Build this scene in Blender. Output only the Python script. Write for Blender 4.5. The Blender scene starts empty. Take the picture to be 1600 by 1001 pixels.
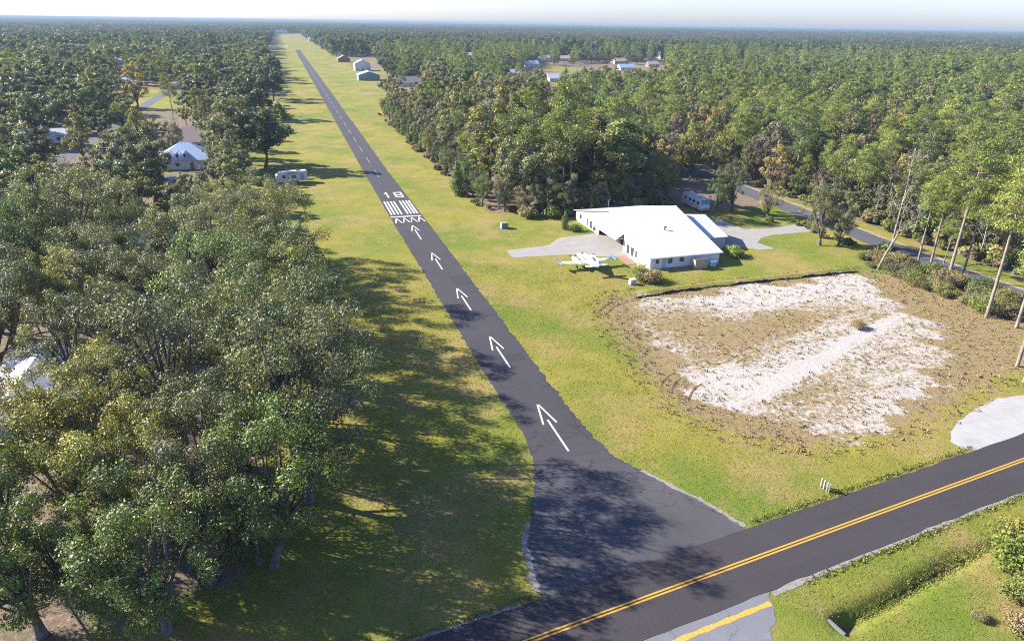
import bpy, math, random
import numpy as np
from mathutils import Vector, Matrix
R = math.radians
random.seed(7)
rng = np.random.default_rng(11)
scene = bpy.context.scene
COL = scene.collection

# ------------------------------------------------------------------ frame
# world: X across the runway (to the right), Y along the runway, metres
HC = 42.0
FPX = 1081.0
PITCH, ROLL, YAW = R(23.275), R(0.78), R(17.5)
CAM = Vector((-23.39288545 * math.cos(YAW) + 151.82389721 * math.sin(YAW),
              -23.39288545 * -math.sin(YAW) + 151.82389721 * math.cos(YAW), 0)) * -1
CAM.z = HC
_f0 = Vector((0, math.cos(PITCH), -math.sin(PITCH)))
_u0 = Vector((0, math.sin(PITCH), math.cos(PITCH)))
_r0 = Vector((1, 0, 0))
_r = math.cos(ROLL) * _r0 + math.sin(ROLL) * _u0
_u = -math.sin(ROLL) * _r0 + math.cos(ROLL) * _u0
_rot = Matrix.Rotation(-YAW, 3, 'Z')
C_R, C_U, C_F = _rot @ _r, _rot @ _u, _rot @ _f0
nC, nR, nU, nF = (np.array(v) for v in (CAM, C_R, C_U, C_F))


def px(P):
    d = np.asarray(P, float) - nC
    w = d @ nF
    return 800 + FPX * (d @ nR) / w, 500.5 - FPX * (d @ nU) / w


def at(u, v, z=0.0):
    d = C_F * FPX + C_R * (u - 800) + C_U * (500.5 - v)
    return CAM + d * ((z - HC) / d.z)


def dist(x, y):
    return math.hypot(x - CAM.x, y - CAM.y)


# ------------------------------------------------------------------ tagging
def tag(o, label=None, cat=None, group=None, kind=None):
    if label: o['label'] = label
    if cat: o['category'] = cat
    if group: o['group'] = group
    if kind: o['kind'] = kind
    return o


def thing(name, label, cat, loc=(0, 0, 0), rz=0.0, group=None):
    o = bpy.data.objects.new(name, None)
    COL.objects.link(o)
    o.location = loc
    o.rotation_euler = (0, 0, rz)
    o.empty_display_size = .5
    return tag(o, label, cat, group)


# ------------------------------------------------------------------ materials
class NT:
    def __init__(s, name):
        s.m = bpy.data.materials.new(name)
        s.m.use_nodes = True
        s.t = s.m.node_tree
        s.t.nodes.clear()

    def n(s, typ, ins=None, **kw):
        nd = s.t.nodes.new(typ)
        for k, v in kw.items():
            setattr(nd, k, v)
        for k, v in (ins or {}).items():
            s.put(nd.inputs[k], v)
        return nd

    def put(s, sock, v):
        if isinstance(v, bpy.types.NodeSocket):
            s.t.links.new(v, sock)
        elif isinstance(v, (tuple, list)) and len(v) == 3 and sock.type == 'RGBA':
            sock.default_value = (*v, 1)
        else:
            sock.default_value = v

    def math(s, op, a, b=0.0, clamp=False):
        nd = s.n('ShaderNodeMath', operation=op, use_clamp=clamp)
        s.put(nd.inputs[0], a)
        s.put(nd.inputs[1], b)
        return nd.outputs[0]

    def mix(s, f, a, b, blend='MIX'):
        nd = s.n('ShaderNodeMix', data_type='RGBA', blend_type=blend)
        s.put(nd.inputs[0], f)
        s.put(nd.inputs[6], a)
        s.put(nd.inputs[7], b)
        return nd.outputs[2]

    def ramp(s, v, lo, hi):
        nd = s.n('ShaderNodeMapRange', {'Value': v, 'From Min': lo, 'From Max': hi})
        return nd.outputs[0]

    def pos(s):
        return s.n('ShaderNodeNewGeometry').outputs['Position']

    def noise(s, scale, detail=3, rough=.6, vec=None, dist=0.0):
        nd = s.n('ShaderNodeTexNoise', {'Scale': scale, 'Detail': detail, 'Roughness': rough, 'Distortion': dist})
        s.put(nd.inputs['Vector'], vec if vec is not None else s.pos())
        return nd.outputs[0]

    def scaled(s, sx, sy, sz=1.0):
        nd = s.n('ShaderNodeMapping', {'Vector': s.pos(), 'Scale': (sx, sy, sz)})
        return nd.outputs[0]

    def attr(s, name):
        return s.n('ShaderNodeAttribute', attribute_name=name).outputs['Fac']

    def vary(s, col, amt, scale, detail=3):
        f = s.ramp(s.noise(scale, detail), .25, .75)
        lo = tuple(c * (1 - amt) for c in col)
        hi = tuple(min(1, c * (1 + amt)) for c in col)
        return s.mix(f, lo, hi)

    def bump(s, h, strength=.3, d=.05):
        return s.n('ShaderNodeBump', {'Height': h, 'Strength': strength, 'Distance': d}).outputs[0]

    def out(s, col, rough=.8, spec=.3, metal=0.0, normal=None, **kw):
        b = s.n('ShaderNodeBsdfPrincipled', {'Base Color': col, 'Roughness': rough, 'Metallic': metal,
                                             'Specular IOR Level': spec, **kw})
        if normal is not None: s.put(b.inputs['Normal'], normal)
        o = s.n('ShaderNodeOutputMaterial')
        s.t.links.new(b.outputs[0], o.inputs['Surface'])
        return s.m


def flat(name, col, rough=.6, spec=.4, metal=0.0, amt=.10, scale=1.2):
    t = NT(name)
    return t.out(t.vary(col, amt, scale), rough, spec, metal)


def mat_ground():
    t = NT('ground')
    dry, sand, lit = t.attr('dry'), t.attr('sand'), t.attr('litter')
    big, mid = t.noise(.035, 4), t.noise(.22, 5, .65)
    fine, vfine = t.noise(1.9, 5, .7), t.noise(6.5, 4, .75)
    g = t.mix(t.ramp(mid, .34, .66), (.136, .138, .021), (.205, .180, .036))
    g = t.mix(t.ramp(big, .44, .62), g, (.098, .132, .018))
    patch = t.math('MULTIPLY', t.ramp(t.noise(.085, 6, .7), .49, .62), .75)
    g = t.mix(patch, g, (.225, .165, .065))
    d = t.math('ADD', dry, t.math('MULTIPLY', t.math('SUBTRACT', t.noise(.45, 6, .72), .5), 2.3))
    br = t.mix(t.ramp(fine, .3, .7), (0.155, 0.109, 0.056), (0.224, 0.170, 0.092))
    br = t.mix(t.ramp(t.noise(.6, 4), .58, .74), br, (0.115, 0.112, 0.036))
    g = t.mix(t.ramp(d, .38, .72), g, br)
    # sand shows through where the weeds thin out
    st = t.n('ShaderNodeMapping', {'Vector': t.pos(), 'Rotation': (0, 0, R(-24)), 'Scale': (.55, 1.5, 1)}).outputs[0]
    s_ = t.math('ADD', sand, t.math('MULTIPLY', t.math('SUBTRACT', t.noise(.40, 9, .80, st), .5), 1.7))
    s_ = t.math('ADD', s_, t.math('MULTIPLY', t.math('SUBTRACT', t.noise(1.7, 5, .75), .5), 1.9))
    sc = t.mix(t.ramp(fine, .35, .7), (0.372, 0.344, 0.322), (0.285, 0.254, 0.226))
    sc = t.mix(t.ramp(t.noise(.3, 3), .5, .8), sc, (0.310, 0.285, 0.270))
    g = t.mix(t.ramp(s_, .34, .58), g, sc)
    # leaf litter under the trees
    lc = t.mix(t.ramp(fine, .35, .65), (0.098, 0.072, 0.051), (0.200, 0.153, 0.119))
    lc = t.mix(t.ramp(t.noise(.33, 5, .7), .52, .64), lc, (0.089, 0.106, 0.030))
    l = t.math('ADD', lit, t.math('MULTIPLY', t.math('SUBTRACT', t.noise(.4, 5, .7), .5), .9))
    g = t.mix(t.ramp(l, .38, .62), g, lc)
    f = t.math('ADD', t.math('MULTIPLY', fine, .55), t.math('MULTIPLY', vfine, .55))
    f = t.ramp(f, .38, .72)
    g = t.mix(f, t.mix(1.0, g, (.84, .85, .84), 'MULTIPLY'), t.mix(1.0, g, (1.15, 1.14, 1.12), 'MULTIPLY'))
    return t.out(g, .95, .1, normal=t.bump(t.math('ADD', fine, vfine), .9, .12))


def mat_asphalt(name, c0, c1, crack=.5, streak=False, worn=None):
    t = NT(name)
    f = t.ramp(t.noise(.11, 6, .65), .32, .68)
    c = t.mix(f, c0, c1)
    if worn:
        yy = t.n('ShaderNodeSeparateXYZ', {0: t.pos()}).outputs[1]
        k = t.ramp(t.math('ADD', yy, t.math('MULTIPLY', t.math('SUBTRACT', t.noise(.16, 5), .5), 14.0)), -92.0, -101.0)
        c = t.mix(k, c, t.mix(f, worn[0], worn[1]))
    if streak:
        c = t.mix(t.math('MULTIPLY', t.ramp(t.noise(.5, 4, .6, t.scaled(*((1, .05) if streak == 1 else (.04, 1.4)))), .45, .75), .45), c, tuple(x * 1.35 for x in c0))
    c = t.mix(t.math('MULTIPLY', t.ramp(t.noise(.7, 7, .72), .58, .75), .35), c, tuple(min(1, x * 1.7) for x in c1))
    if crack:
        wv = t.n('ShaderNodeVectorMath', operation='ADD')
        nz = t.n('ShaderNodeTexNoise', {'Scale': .35, 'Detail': 5.0, 'Vector': t.pos()})
        sc = t.n('ShaderNodeVectorMath', {'Scale': 5.0}, operation='SCALE')
        t.put(sc.inputs[0], nz.outputs[1])
        t.put(wv.inputs[0], t.pos())
        t.put(wv.inputs[1], sc.outputs[0])
        v = t.n('ShaderNodeTexVoronoi', {'Scale': .075, 'Vector': wv.outputs[0]}, feature='DISTANCE_TO_EDGE')
        k = t.math('MULTIPLY', t.math('SUBTRACT', 1.0, t.ramp(v.outputs[0], .0, .006)), crack)
        c = t.mix(k, c, tuple(x * .45 for x in c0))
    g = t.noise(9, 5, .8)
    c = t.mix(t.ramp(g, .3, .72), t.mix(1.0, c, (.82, .82, .82), 'MULTIPLY'), t.mix(1.0, c, (1.16, 1.16, 1.16), 'MULTIPLY'))
    return t.out(c, .85, .25, normal=t.bump(g, .4, .02))


def mat_paint(name, col, under, wear=.35):
    t = NT(name)
    w = t.ramp(t.noise(3.2, 7, .78), .52 + .2 * (1 - wear), .74)
    c = t.mix(t.math('MULTIPLY', w, min(1, wear * 1.6)), col, under)
    return t.out(c, .75, .3)


def mat_leaf(name, transl=.2, rough=.55, spec=.3, fixed=None):
    """leaf colour = the tree's own colour x the clump's own tint"""
    t = NT(name)
    oi = t.n('ShaderNodeObjectInfo')
    tint = t.attr('tint')
    hue = t.attr('hue')
    if fixed:
        own = t.n('ShaderNodeRGB').outputs[0]
        own.default_value = (*fixed, 1)
    else:
        own = oi.outputs['Color']
    c = t.mix(t.ramp(hue, .45, 1.0), own, t.mix(1.0, own, (1.28, 1.12, .70), 'MULTIPLY'))
    c = t.mix(t.ramp(hue, .45, 0.0), c, t.mix(1.0, own, (.90, .98, 1.20), 'MULTIPLY'))
    hv = t.n('ShaderNodeHueSaturation', {'Color': c, 'Value': tint})
    rv = t.n('ShaderNodeHueSaturation', {'Color': hv.outputs[0], 'Value': t.n('ShaderNodeMapRange', {'Value': oi.outputs['Random'], 'To Min': .82, 'To Max': 1.2}).outputs[0]})
    col = rv.outputs[0]
    b = t.n('ShaderNodeBsdfPrincipled', {'Base Color': col, 'Roughness': rough, 'Specular IOR Level': spec})
    tr = t.n('ShaderNodeBsdfTranslucent', {'Color': t.mix(1.0, col, (1.25, 1.35, .7), 'MULTIPLY')})
    mx = t.n('ShaderNodeMixShader', {0: transl, 1: b.outputs[0], 2: tr.outputs[0]})
    o = t.n('ShaderNodeOutputMaterial')
    t.t.links.new(mx.outputs[0], o.inputs['Surface'])
    return t.m


def mat_bark(name, c0, c1):
    t = NT(name)
    nz = t.noise(3.0, 6, .7, t.scaled(1, 1, .25))
    return t.out(t.mix(t.ramp(nz, .35, .65), c0, c1), .9, .15, normal=t.bump(nz, .7, .05))


def mat_metalroof(name, col, amt=.05):
    t = NT(name)
    w = t.n('ShaderNodeTexWave', {'Scale': 1.1, 'Vector': t.pos()}, bands_direction='X')
    c = t.vary(col, amt, .35, 6)
    c = t.mix(t.math('MULTIPLY', t.ramp(t.noise(.5, 6, .7, t.scaled(3, .4)), .55, .8), .25), c, tuple(x * .8 for x in col))
    seam = t.n('ShaderNodeTexWave', {'Scale': .33, 'Vector': t.pos(), 'Distortion': .0}, bands_direction='X')
    c = t.mix(t.math('MULTIPLY', t.ramp(seam.outputs[0], .86, 1.0), .12), c, tuple(x * .55 for x in col))
    return t.out(c, .45, .4, normal=t.bump(t.ramp(w.outputs[0], .9, 1.0), .25, .03))


def mat_siding(name, col):
    t = NT(name)
    w = t.n('ShaderNodeTexWave', {'Scale': .9, 'Vector': t.pos()}, bands_direction='X')
    c = t.vary(col, .07, .8, 5)
    c = t.mix(t.math('MULTIPLY', t.ramp(w.outputs[0], .85, 1.0), .3), c, tuple(x * .6 for x in col))
    return t.out(c, .7, .3)


def mat_concrete(name, col):
    t = NT(name)
    c = t.vary(col, .12, .5, 5)
    c = t.mix(t.math('MULTIPLY', t.ramp(t.noise(.35, 7, .75), .5, .75), .35), c, tuple(x * .72 for x in col))
    b = t.n('ShaderNodeTexBrick', {'Vector': t.n('ShaderNodeMapping', {'Vector': t.pos(), 'Rotation': (0, 0, R(7))}).outputs[0], 'Scale': .24, 'Mortar Size': .0045, 'Brick Width': 1.0, 'Row Height': 1.0}, offset=0.0)
    c = t.mix(t.math('MULTIPLY', b.outputs['Fac'], .55), c, tuple(x * .45 for x in col))
    return t.out(c, .85, .2, normal=t.bump(t.noise(4, 5), .2, .02))


def mat_glass(name, col=(.03, .04, .05)):
    t = NT(name)
    return t.out(t.vary(col, .3, .8), .08, .6)


M = {}
M['ground'] = mat_ground()
M['runway'] = mat_asphalt('runway_asphalt', (.0285, .0275, .0325), (.037, .0355, .0415), .8, 1, ((.041, .040, .045), (.060, .0585, .063)))
M['flare'] = M['runway']
M['road'] = mat_asphalt('road_asphalt', (0.030, 0.026, 0.028), (0.035, 0.031, 0.034), 0, 2)
M['patch'] = mat_asphalt('patch_asphalt', (0.023, 0.022, 0.027), (0.029, 0.028, 0.034), 0)
M['oldroad'] = mat_asphalt('old_asphalt', (0.098, 0.101, 0.113), (0.130, 0.133, 0.146), .5)
M['lane'] = mat_asphalt('lane_asphalt', (0.052, 0.055, 0.064), (0.070, 0.072, 0.083), .3)
M['shoulder'] = flat('shoulder_gravel', (0.174, 0.161, 0.149), .9, .1, 0, .3, 2.5)
M['dirt'] = flat('dirt', (0.223, 0.174, 0.112), .95, .1, 0, .3, 1.2)
M['concrete'] = mat_concrete('concrete', (0.211, 0.202, 0.189))
M['concrete_white'] = mat_concrete('pale_concrete', (0.260, 0.257, 0.248))
M['paint'] = mat_paint('white_paint', (0.459, 0.459, 0.466), (.06, .06, .065), .42)
M['paint_faint'] = mat_paint('faded_paint', (.26, .26, .27), (.05, .05, .055), .6)
M['yellow'] = mat_paint('yellow_paint', (0.407, 0.215, 0.022), (0.074, 0.067, 0.059), .12)
M['yellow_old'] = mat_paint('old_yellow_paint', (.46, .235, .04), (0.170, 0.174, 0.185), .75)
M['roof_white'] = mat_metalroof('white_metal_roof', (.42, .425, .44), .06)
M['roof_grey'] = mat_metalroof('grey_metal_roof', (0.312, 0.335, 0.359), .12)
M['roof_blue'] = mat_metalroof('pale_blue_metal_roof', (0.296, 0.390, 0.515), .08)
M['roof_teal'] = mat_metalroof('teal_metal_roof', (.36, .44, .44), .08)
M['roof_shingle'] = flat('grey_shingles', (.17, .155, .15), .9, .1, 0, .2, 1.5)
M['roof_brown'] = flat('brown_shingles', (.25, .20, .18), .9, .1, 0, .2, 1.5)
M['roof_pink'] = flat('pinkish_roof', (0.328, 0.234, 0.203), .9, .1, 0, .2, 1.2)
M['wall_white'] = flat('white_wall', (0.608, 0.601, 0.577), .7, .3, 0, .05, .7)
M['wall_cream'] = flat('cream_wall', (0.484, 0.437, 0.367), .7, .3, 0, .08, .7)
M['wall_grey'] = mat_siding('grey_siding', (0.390, 0.406, 0.429))
M['wall_teal'] = mat_siding('teal_siding', (.17, .26, .25))
M['wall_brick'] = flat('brick_wall', (0.234, 0.125, 0.094), .85, .2, 0, .2, 2)
M['rut'] = flat('rut_soil', (.085, .062, .038), .95, .1, 0, .4, 3)  # darker brown for the flat rut strips
M['post'] = flat('weathered_white', (.30, .29, .265), .85, .2, 0, .15, 3)
M['wood'] = flat('tan_wood', (0.359, 0.281, 0.211), .85, .2, 0, .2, 2)
M['glass'] = mat_glass('dark_glass')
M['glass_teal'] = mat_glass('teal_windscreen', (.05, .22, .26))
M['frame'] = flat('white_trim', (0.624, 0.624, 0.624), .5)
M['dark'] = flat('interior_shade', (.045, .045, .05), .9)  # near-black colour standing in for the shade inside openings
M['darkmetal'] = flat('dark_metal', (.06, .06, .065), .5, .5)
M['steel'] = flat('steel', (.45, .46, .48), .35, .5, .8)
M['rubber'] = flat('rubber', (.02, .02, .02), .9)
M['plane_white'] = flat('white_gloss', (0.640, 0.647, 0.655), .25, .5, 0, .03)
M['plane_blue'] = flat('blue_gloss', (.045, .085, .25), .3, .5, 0, .1)
M['plane_pale'] = flat('pale_blue_gloss', (.42, .58, .72), .3, .5, 0, .05)
M['rv_white'] = flat('motorhome_white', (0.577, 0.562, 0.530), .4, .4, 0, .05)
M['rv_tan'] = flat('motorhome_tan', (0.328, 0.257, 0.195), .5, .4, 0, .08)
M['rv_grey'] = flat('motorhome_roof', (0.328, 0.320, 0.328), .6, .3, 0, .15)
M['green_box'] = flat('utility_green', (.17, .205, .16), .6, .3)
M['tarp'] = flat('blue_tarp', (.04, .14, .22), .6, .3, 0, .2)
M['fabric'] = flat('black_fabric', (.022, .022, .024), .9, .1, 0, .3, 2)
M['leaf'] = mat_leaf('broad_leaves')
M['needle'] = mat_leaf('pine_needles', .2, .55, .25)
M['shrubleaf'] = mat_leaf('shrub_leaves', .25, .6, .2)
M['bark'] = mat_bark('grey_bark', (.06, .05, .042), (.15, .13, .115))
M['bark_pine'] = mat_bark('pine_bark', (.13, .098, .08), (.27, .22, .185))
M['bark_pale'] = mat_bark('pale_bark', (.17, .15, .13), (.30, .27, .24))


# ------------------------------------------------------------------ mesh helpers
def raw_mesh(name, V, F, mats, midx=None, smooth=False, attrs=None):
    """V (n,3) array, F list of faces or (m,4) array"""
    me = bpy.data.meshes.new(name)
    V = np.asarray(V, np.float32)
    me.vertices.add(len(V))
    me.vertices.foreach_set('co', V.ravel())
    if isinstance(F, np.ndarray):
        k = F.shape[1]
        idx = F.astype(np.int32).ravel()
        starts = np.arange(0, len(idx), k, dtype=np.int32)
        nf = len(F)
    else:
        idx = np.array([i for f in F for i in f], np.int32)
        ln = np.array([len(f) for f in F], np.int32)
        starts = np.concatenate(([0], np.cumsum(ln)[:-1])).astype(np.int32)
        nf = len(F)
    me.loops.add(len(idx))
    me.loops.foreach_set('vertex_index', idx)
    me.polygons.add(nf)
    me.polygons.foreach_set('loop_start', starts)
    for m in mats: me.materials.append(m)
    if midx is not None: me.polygons.foreach_set('material_index', np.asarray(midx, np.int32))
    me.polygons.foreach_set('use_smooth', np.full(nf, bool(smooth)))
    for an, (dom, val) in (attrs or {}).items():
        a = me.attributes.new(an, 'FLOAT', dom)
        a.data.foreach_set('value', np.asarray(val, np.float32))
    me.update(calc_edges=True)
    me.validate()
    return me


class MB:
    def __init__(s):
        s.v, s.f, s.m = [], [], []

    def add(s, V, F, m=0):
        b = len(s.v)
        s.v += [tuple(p) for p in V]
        s.f += [tuple(i + b for i in f) for f in F]
        s.m += [m] * len(F)
        return s

    def box(s, a, b, m=0, ch=0.0):
        x0, y0, z0 = a
        x1, y1, z1 = b
        if ch:
            c = ch
            V = []
            for z, k in ((z0, c), (z0 + c, 0), (z1 - c, 0), (z1, c)):
                q = c if k == 0 else 2 * c
                V += [(x0 + q, y0 + k, z), (x1 - q, y0 + k, z), (x1 - k, y0 + q, z), (x1 - k, y1 - q, z),
                      (x1 - q, y1 - k, z), (x0 + q, y1 - k, z), (x0 + k, y1 - q, z), (x0 + k, y0 + q, z)]
            F = [tuple(range(7, -1, -1)), tuple(range(24, 32))]
            for r in range(3):
                for i in range(8):
                    j = (i + 1) % 8
                    F.append((r * 8 + i, r * 8 + j, r * 8 + 8 + j, r * 8 + 8 + i))
            return s.add(V, F, m)
        V = [(x0, y0, z0), (x1, y0, z0), (x1, y1, z0), (x0, y1, z0), (x0, y0, z1), (x1, y0, z1), (x1, y1, z1), (x0, y1, z1)]
        return s.add(V, [(3, 2, 1, 0), (4, 5, 6, 7), (0, 1, 5, 4), (1, 2, 6, 5), (2, 3, 7, 6), (3, 0, 4, 7)], m)

    def prism(s, poly, axis, a, b, m=0):
        """poly: 2-D outline; extruded along axis ('x','y','z') from a to b"""
        def P(p, q):
            return {'x': (q, p[0], p[1]), 'y': (p[0], q, p[1]), 'z': (p[0], p[1], q)}[axis]
        n = len(poly)
        V = [P(p, a) for p in poly] + [P(p, b) for p in poly]
        F = [tuple(range(n - 1, -1, -1)), tuple(range(n, 2 * n))] + [(i, (i + 1) % n, n + (i + 1) % n, n + i) for i in range(n)]
        return s.add(V, F, m)

    def slab(s, q, th, m=0):
        """quad q (4 points) thickened downwards"""
        q = [Vector(p) for p in q]
        nrm = (q[1] - q[0]).cross(q[3] - q[0]).normalized()
        if nrm.z < 0: nrm = -nrm
        V = q + [p - nrm * th for p in q]
        return s.add(V, [(0, 1, 2, 3), (7, 6, 5, 4), (0, 4, 5, 1), (1, 5, 6, 2), (2, 6, 7, 3), (3, 7, 4, 0)], m)

    def tube(s, pts, rad, n=7, m=0, cap=True):
        pts = [Vector(p) for p in pts]
        b = len(s.v)
        side = None
        for i, p in enumerate(pts):
            d = (pts[min(i + 1, len(pts) - 1)] - pts[max(i - 1, 0)]).normalized()
            if side is None:
                side = d.orthogonal().normalized()
            side = (side - d * side.dot(d)).normalized()
            up = d.cross(side)
            r = rad[i] if hasattr(rad, '__len__') else rad
            s.v += [tuple(p + (side * math.cos(a) + up * math.sin(a)) * r) for a in (2 * math.pi * k / n for k in range(n))]
        for i in range(len(pts) - 1):
            for k in range(n):
                j = (k + 1) % n
                s.f.append((b + i * n + k, b + i * n + j, b + i * n + n + j, b + i * n + n + k))
                s.m.append(m)
        if cap:
            s.f.append(tuple(b + k for k in range(n - 1, -1, -1)))
            s.f.append(tuple(b + (len(pts) - 1) * n + k for k in range(n)))
            s.m += [m, m]
        return s

    def loft(s, rings, m=0):
        """rings: list of equally long closed point loops"""
        b = len(s.v)
        n = len(rings[0])
        for r in rings: s.v += [tuple(p) for p in r]
        for i in range(len(rings) - 1):
            for k in range(n):
                j = (k + 1) % n
                s.f.append((b + i * n + k, b + i * n + j, b + i * n + n + j, b + i * n + n + k))
                s.m.append(m)
        s.f.append(tuple(b + k for k in range(n - 1, -1, -1)))
        s.f.append(tuple(b + (len(rings) - 1) * n + k for k in range(n)))
        s.m += [m, m]
        return s

    def mesh(s, name, mats, smooth=False):
        if not isinstance(mats, (list, tuple)): mats = [mats]
        return raw_mesh(name, s.v, s.f, mats, s.m, smooth)

    def build(s, name, mats, parent=None, smooth=False, loc=None):
        o = bpy.data.objects.new(name, s.mesh(name, mats, smooth))
        COL.objects.link(o)
        if parent is not None: o.parent = parent
        if loc is not None: o.location = loc
        return o


def ell(cx, cy, cz, rx, rz, n=14, p=2.0):
    """superellipse ring in the XZ plane"""
    out = []
    for k in range(n):
        a = 2 * math.pi * k / n
        c, q = math.cos(a), math.sin(a)
        out.append((cx + rx * math.copysign(abs(c) ** (2 / p), c), cy, cz + rz * math.copysign(abs(q) ** (2 / p), q)))
    return out


# ------------------------------------------------------------------ world, sun, camera
SUN_EL = R(30)
sh = Vector((.83, -.56, 0)).normalized()          # the way shadows fall
sun_dir = Vector((-sh.x * math.cos(SUN_EL), -sh.y * math.cos(SUN_EL), math.sin(SUN_EL)))
w = bpy.data.worlds.new('World')
scene.world = w
w.use_nodes = True
wt = w.node_tree
bg = wt.nodes['Background']
sky = wt.nodes.new('ShaderNodeTexSky')
sky.sky_type = 'NISHITA'
sky.sun_disc = False
sky.sun_elevation = SUN_EL
sky.sun_rotation = math.atan2(sun_dir.x, sun_dir.y)
sky.altitude = 50
sky.air_density = 1.0
sky.dust_density = .85
sky.ozone_density = 1.6
tn = wt.nodes.new('ShaderNodeMix')
tn.data_type = 'RGBA'
tn.blend_type = 'MULTIPLY'
tn.inputs[0].default_value = 1
tn.inputs[7].default_value = (.97, 1.09, 1.60, 1)
wt.links.new(sky.outputs[0], tn.inputs[6])
wt.links.new(tn.outputs[2], bg.inputs[0])
bg.inputs[1].default_value = .052
sl = bpy.data.lights.new('sun', 'SUN')
sl.energy = 4.8
sl.angle = R(.5)
sl.color = (1, .93, .82)
so = bpy.data.objects.new('sun', sl)
COL.objects.link(so)
so.rotation_euler = (-sun_dir).to_track_quat('-Z', 'Y').to_euler()
cd = bpy.data.cameras.new('camera')
cam = bpy.data.objects.new('camera', cd)
COL.objects.link(cam)
cam.matrix_world = Matrix((
    (C_R.x, C_U.x, -C_F.x, CAM.x), (C_R.y, C_U.y, -C_F.y, CAM.y), (C_R.z, C_U.z, -C_F.z, CAM.z), (0, 0, 0, 1)))
cd.sensor_width = 36
cd.lens = FPX / 1600 * 36
cd.clip_start = .5
cd.clip_end = 60000
scene.camera = cam
scene.view_settings.view_transform = 'Standard'
scene.view_settings.look = 'None'
scene.view_settings.exposure = 2.0
scene.view_settings.gamma = 1
scene.cycles.filter_width = 1.1
scene.cycles.max_bounces = 5
scene.cycles.diffuse_bounces = 3
scene.cycles.glossy_bounces = 2
scene.cycles.transmission_bounces = 3
scene.cycles.volume_bounces = 0
scene.cycles.use_denoising = False
scene.cycles.denoiser = 'OPENIMAGEDENOISE'
scene.cycles.denoising_input_passes = 'RGB_ALBEDO_NORMAL'
scene.cycles.denoising_prefilter = 'ACCURATE'
scene.cycles.caustics_reflective = False
scene.cycles.caustics_refractive = False

# ------------------------------------------------------------------ haze
hz = MB().box((-45000, -3000, -2.7), (45000, 45000, HC + 3)).build('haze', [])
tag(hz, 'thin bluish air over the whole forest', 'haze', kind='stuff')
t = NT('haze_air')
pv = t.n('ShaderNodeVolumePrincipled', {'Color': (.26, .345, .435), 'Density': .00017, 'Anisotropy': 0.0})
o_ = t.n('ShaderNodeOutputMaterial')
t.t.links.new(pv.outputs[0], o_.inputs['Volume'])
hz.data.materials.append(t.m)


# ------------------------------------------------------------------ layout in plan
def seg_poly_dist(X, Y, poly):
    """signed distance to a polygon, positive inside"""
    P = np.asarray(poly, float)
    inside = np.zeros(X.shape, bool)
    dmin = np.full(X.shape, 1e9)
    n = len(P)
    for i in range(n):
        a, b = P[i], P[(i + 1) % n]
        ab = b - a
        tt = np.clip(((X - a[0]) * ab[0] + (Y - a[1]) * ab[1]) / (ab @ ab + 1e-12), 0, 1)
        dmin = np.minimum(dmin, np.hypot(X - a[0] - tt * ab[0], Y - a[1] - tt * ab[1]))
        c = ((a[1] > Y) != (b[1] > Y)) & (X < (b[0] - a[0]) * (Y - a[1]) / (b[1] - a[1] + 1e-12) + a[0])
        inside ^= c
    return np.where(inside, dmin, -dmin)


SAND = [(27, -57), (31, -55.5), (49, -54.3), (75.5, -54.2), (73, -62), (70.5, -70), (67, -80), (62, -86), (55, -94), (44, -98.5), (33, -100.5),
        (28, -100), (26, -94), (21, -87), (20, -81), (22, -74), (24, -65)]
DRY = [(17.5, -66), (20, -57), (24, -52), (40, -52), (76, -52), (88, -60), (95, -75), (88, -88), (72, -93), (58, -97), (44, -101.5), (27, -102.8),
       (19, -97), (15, -90), (16, -80)]
LITTER_L = [(-30, -104), (-29, -90), (-31, -60), (-33, -20), (-42, 5), (-44, 60), (-33, 70), (-42, 95), (-44, 170), (-34, 200), (-40, 240), (-34, 280), (-36, 1500),
            (-300, 1500), (-300, -106), (-60, -112)]
LITTER_R = [(19, 5), (18.5, 60), (18.5, 195), (27, 205), (38, 300), (39, 800), (38, 1500), (1600, 1500), (1600, -130), (103, -130), (101, 5), (88, -8), (60, 1), (38, -3), (28, 1)]
EDGE_R = [(22, 5), (17.2, 12), (16.2, 60), (17, 195), (25, 206)]


def road_y(x):
    return -116.3 + (x + 10) * (7.2 / 57.3) + 0.0


# ground sheet: tensor grid, fine near the camera's subject, coarse to the horizon
def axis(lo, hi, step, far_lo, far_hi, grow=1.22):
    a = list(np.arange(lo, hi + 1e-6, step))
    s = step
    while a[-1] < far_hi:
        s *= grow
        a.append(a[-1] + s)
    s = step
    while a[0] > far_lo:
        s *= grow
        a.insert(0, a[0] - s)
    return np.array(a)


gx = axis(-62, 100, .60, -30000, 30000)
gy = axis(-128, 40, .42, -500, 30000, 1.09)
GX, GY = np.meshgrid(gx, gy)
nx, ny = len(gx), len(gy)
sandd = seg_poly_dist(GX, GY, SAND)
dryd = seg_poly_dist(GX, GY, DRY)
litl, litr = seg_poly_dist(GX, GY, LITTER_L), seg_poly_dist(GX, GY, LITTER_R)


def blob(cx, cy, rx, ry, rot=0.0):
    c, s = math.cos(rot), math.sin(rot)
    dx, dy = GX - cx, GY - cy
    return np.exp(-(((dx * c + dy * s) / rx) ** 2 + ((-dx * s + dy * c) / ry) ** 2))


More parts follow.
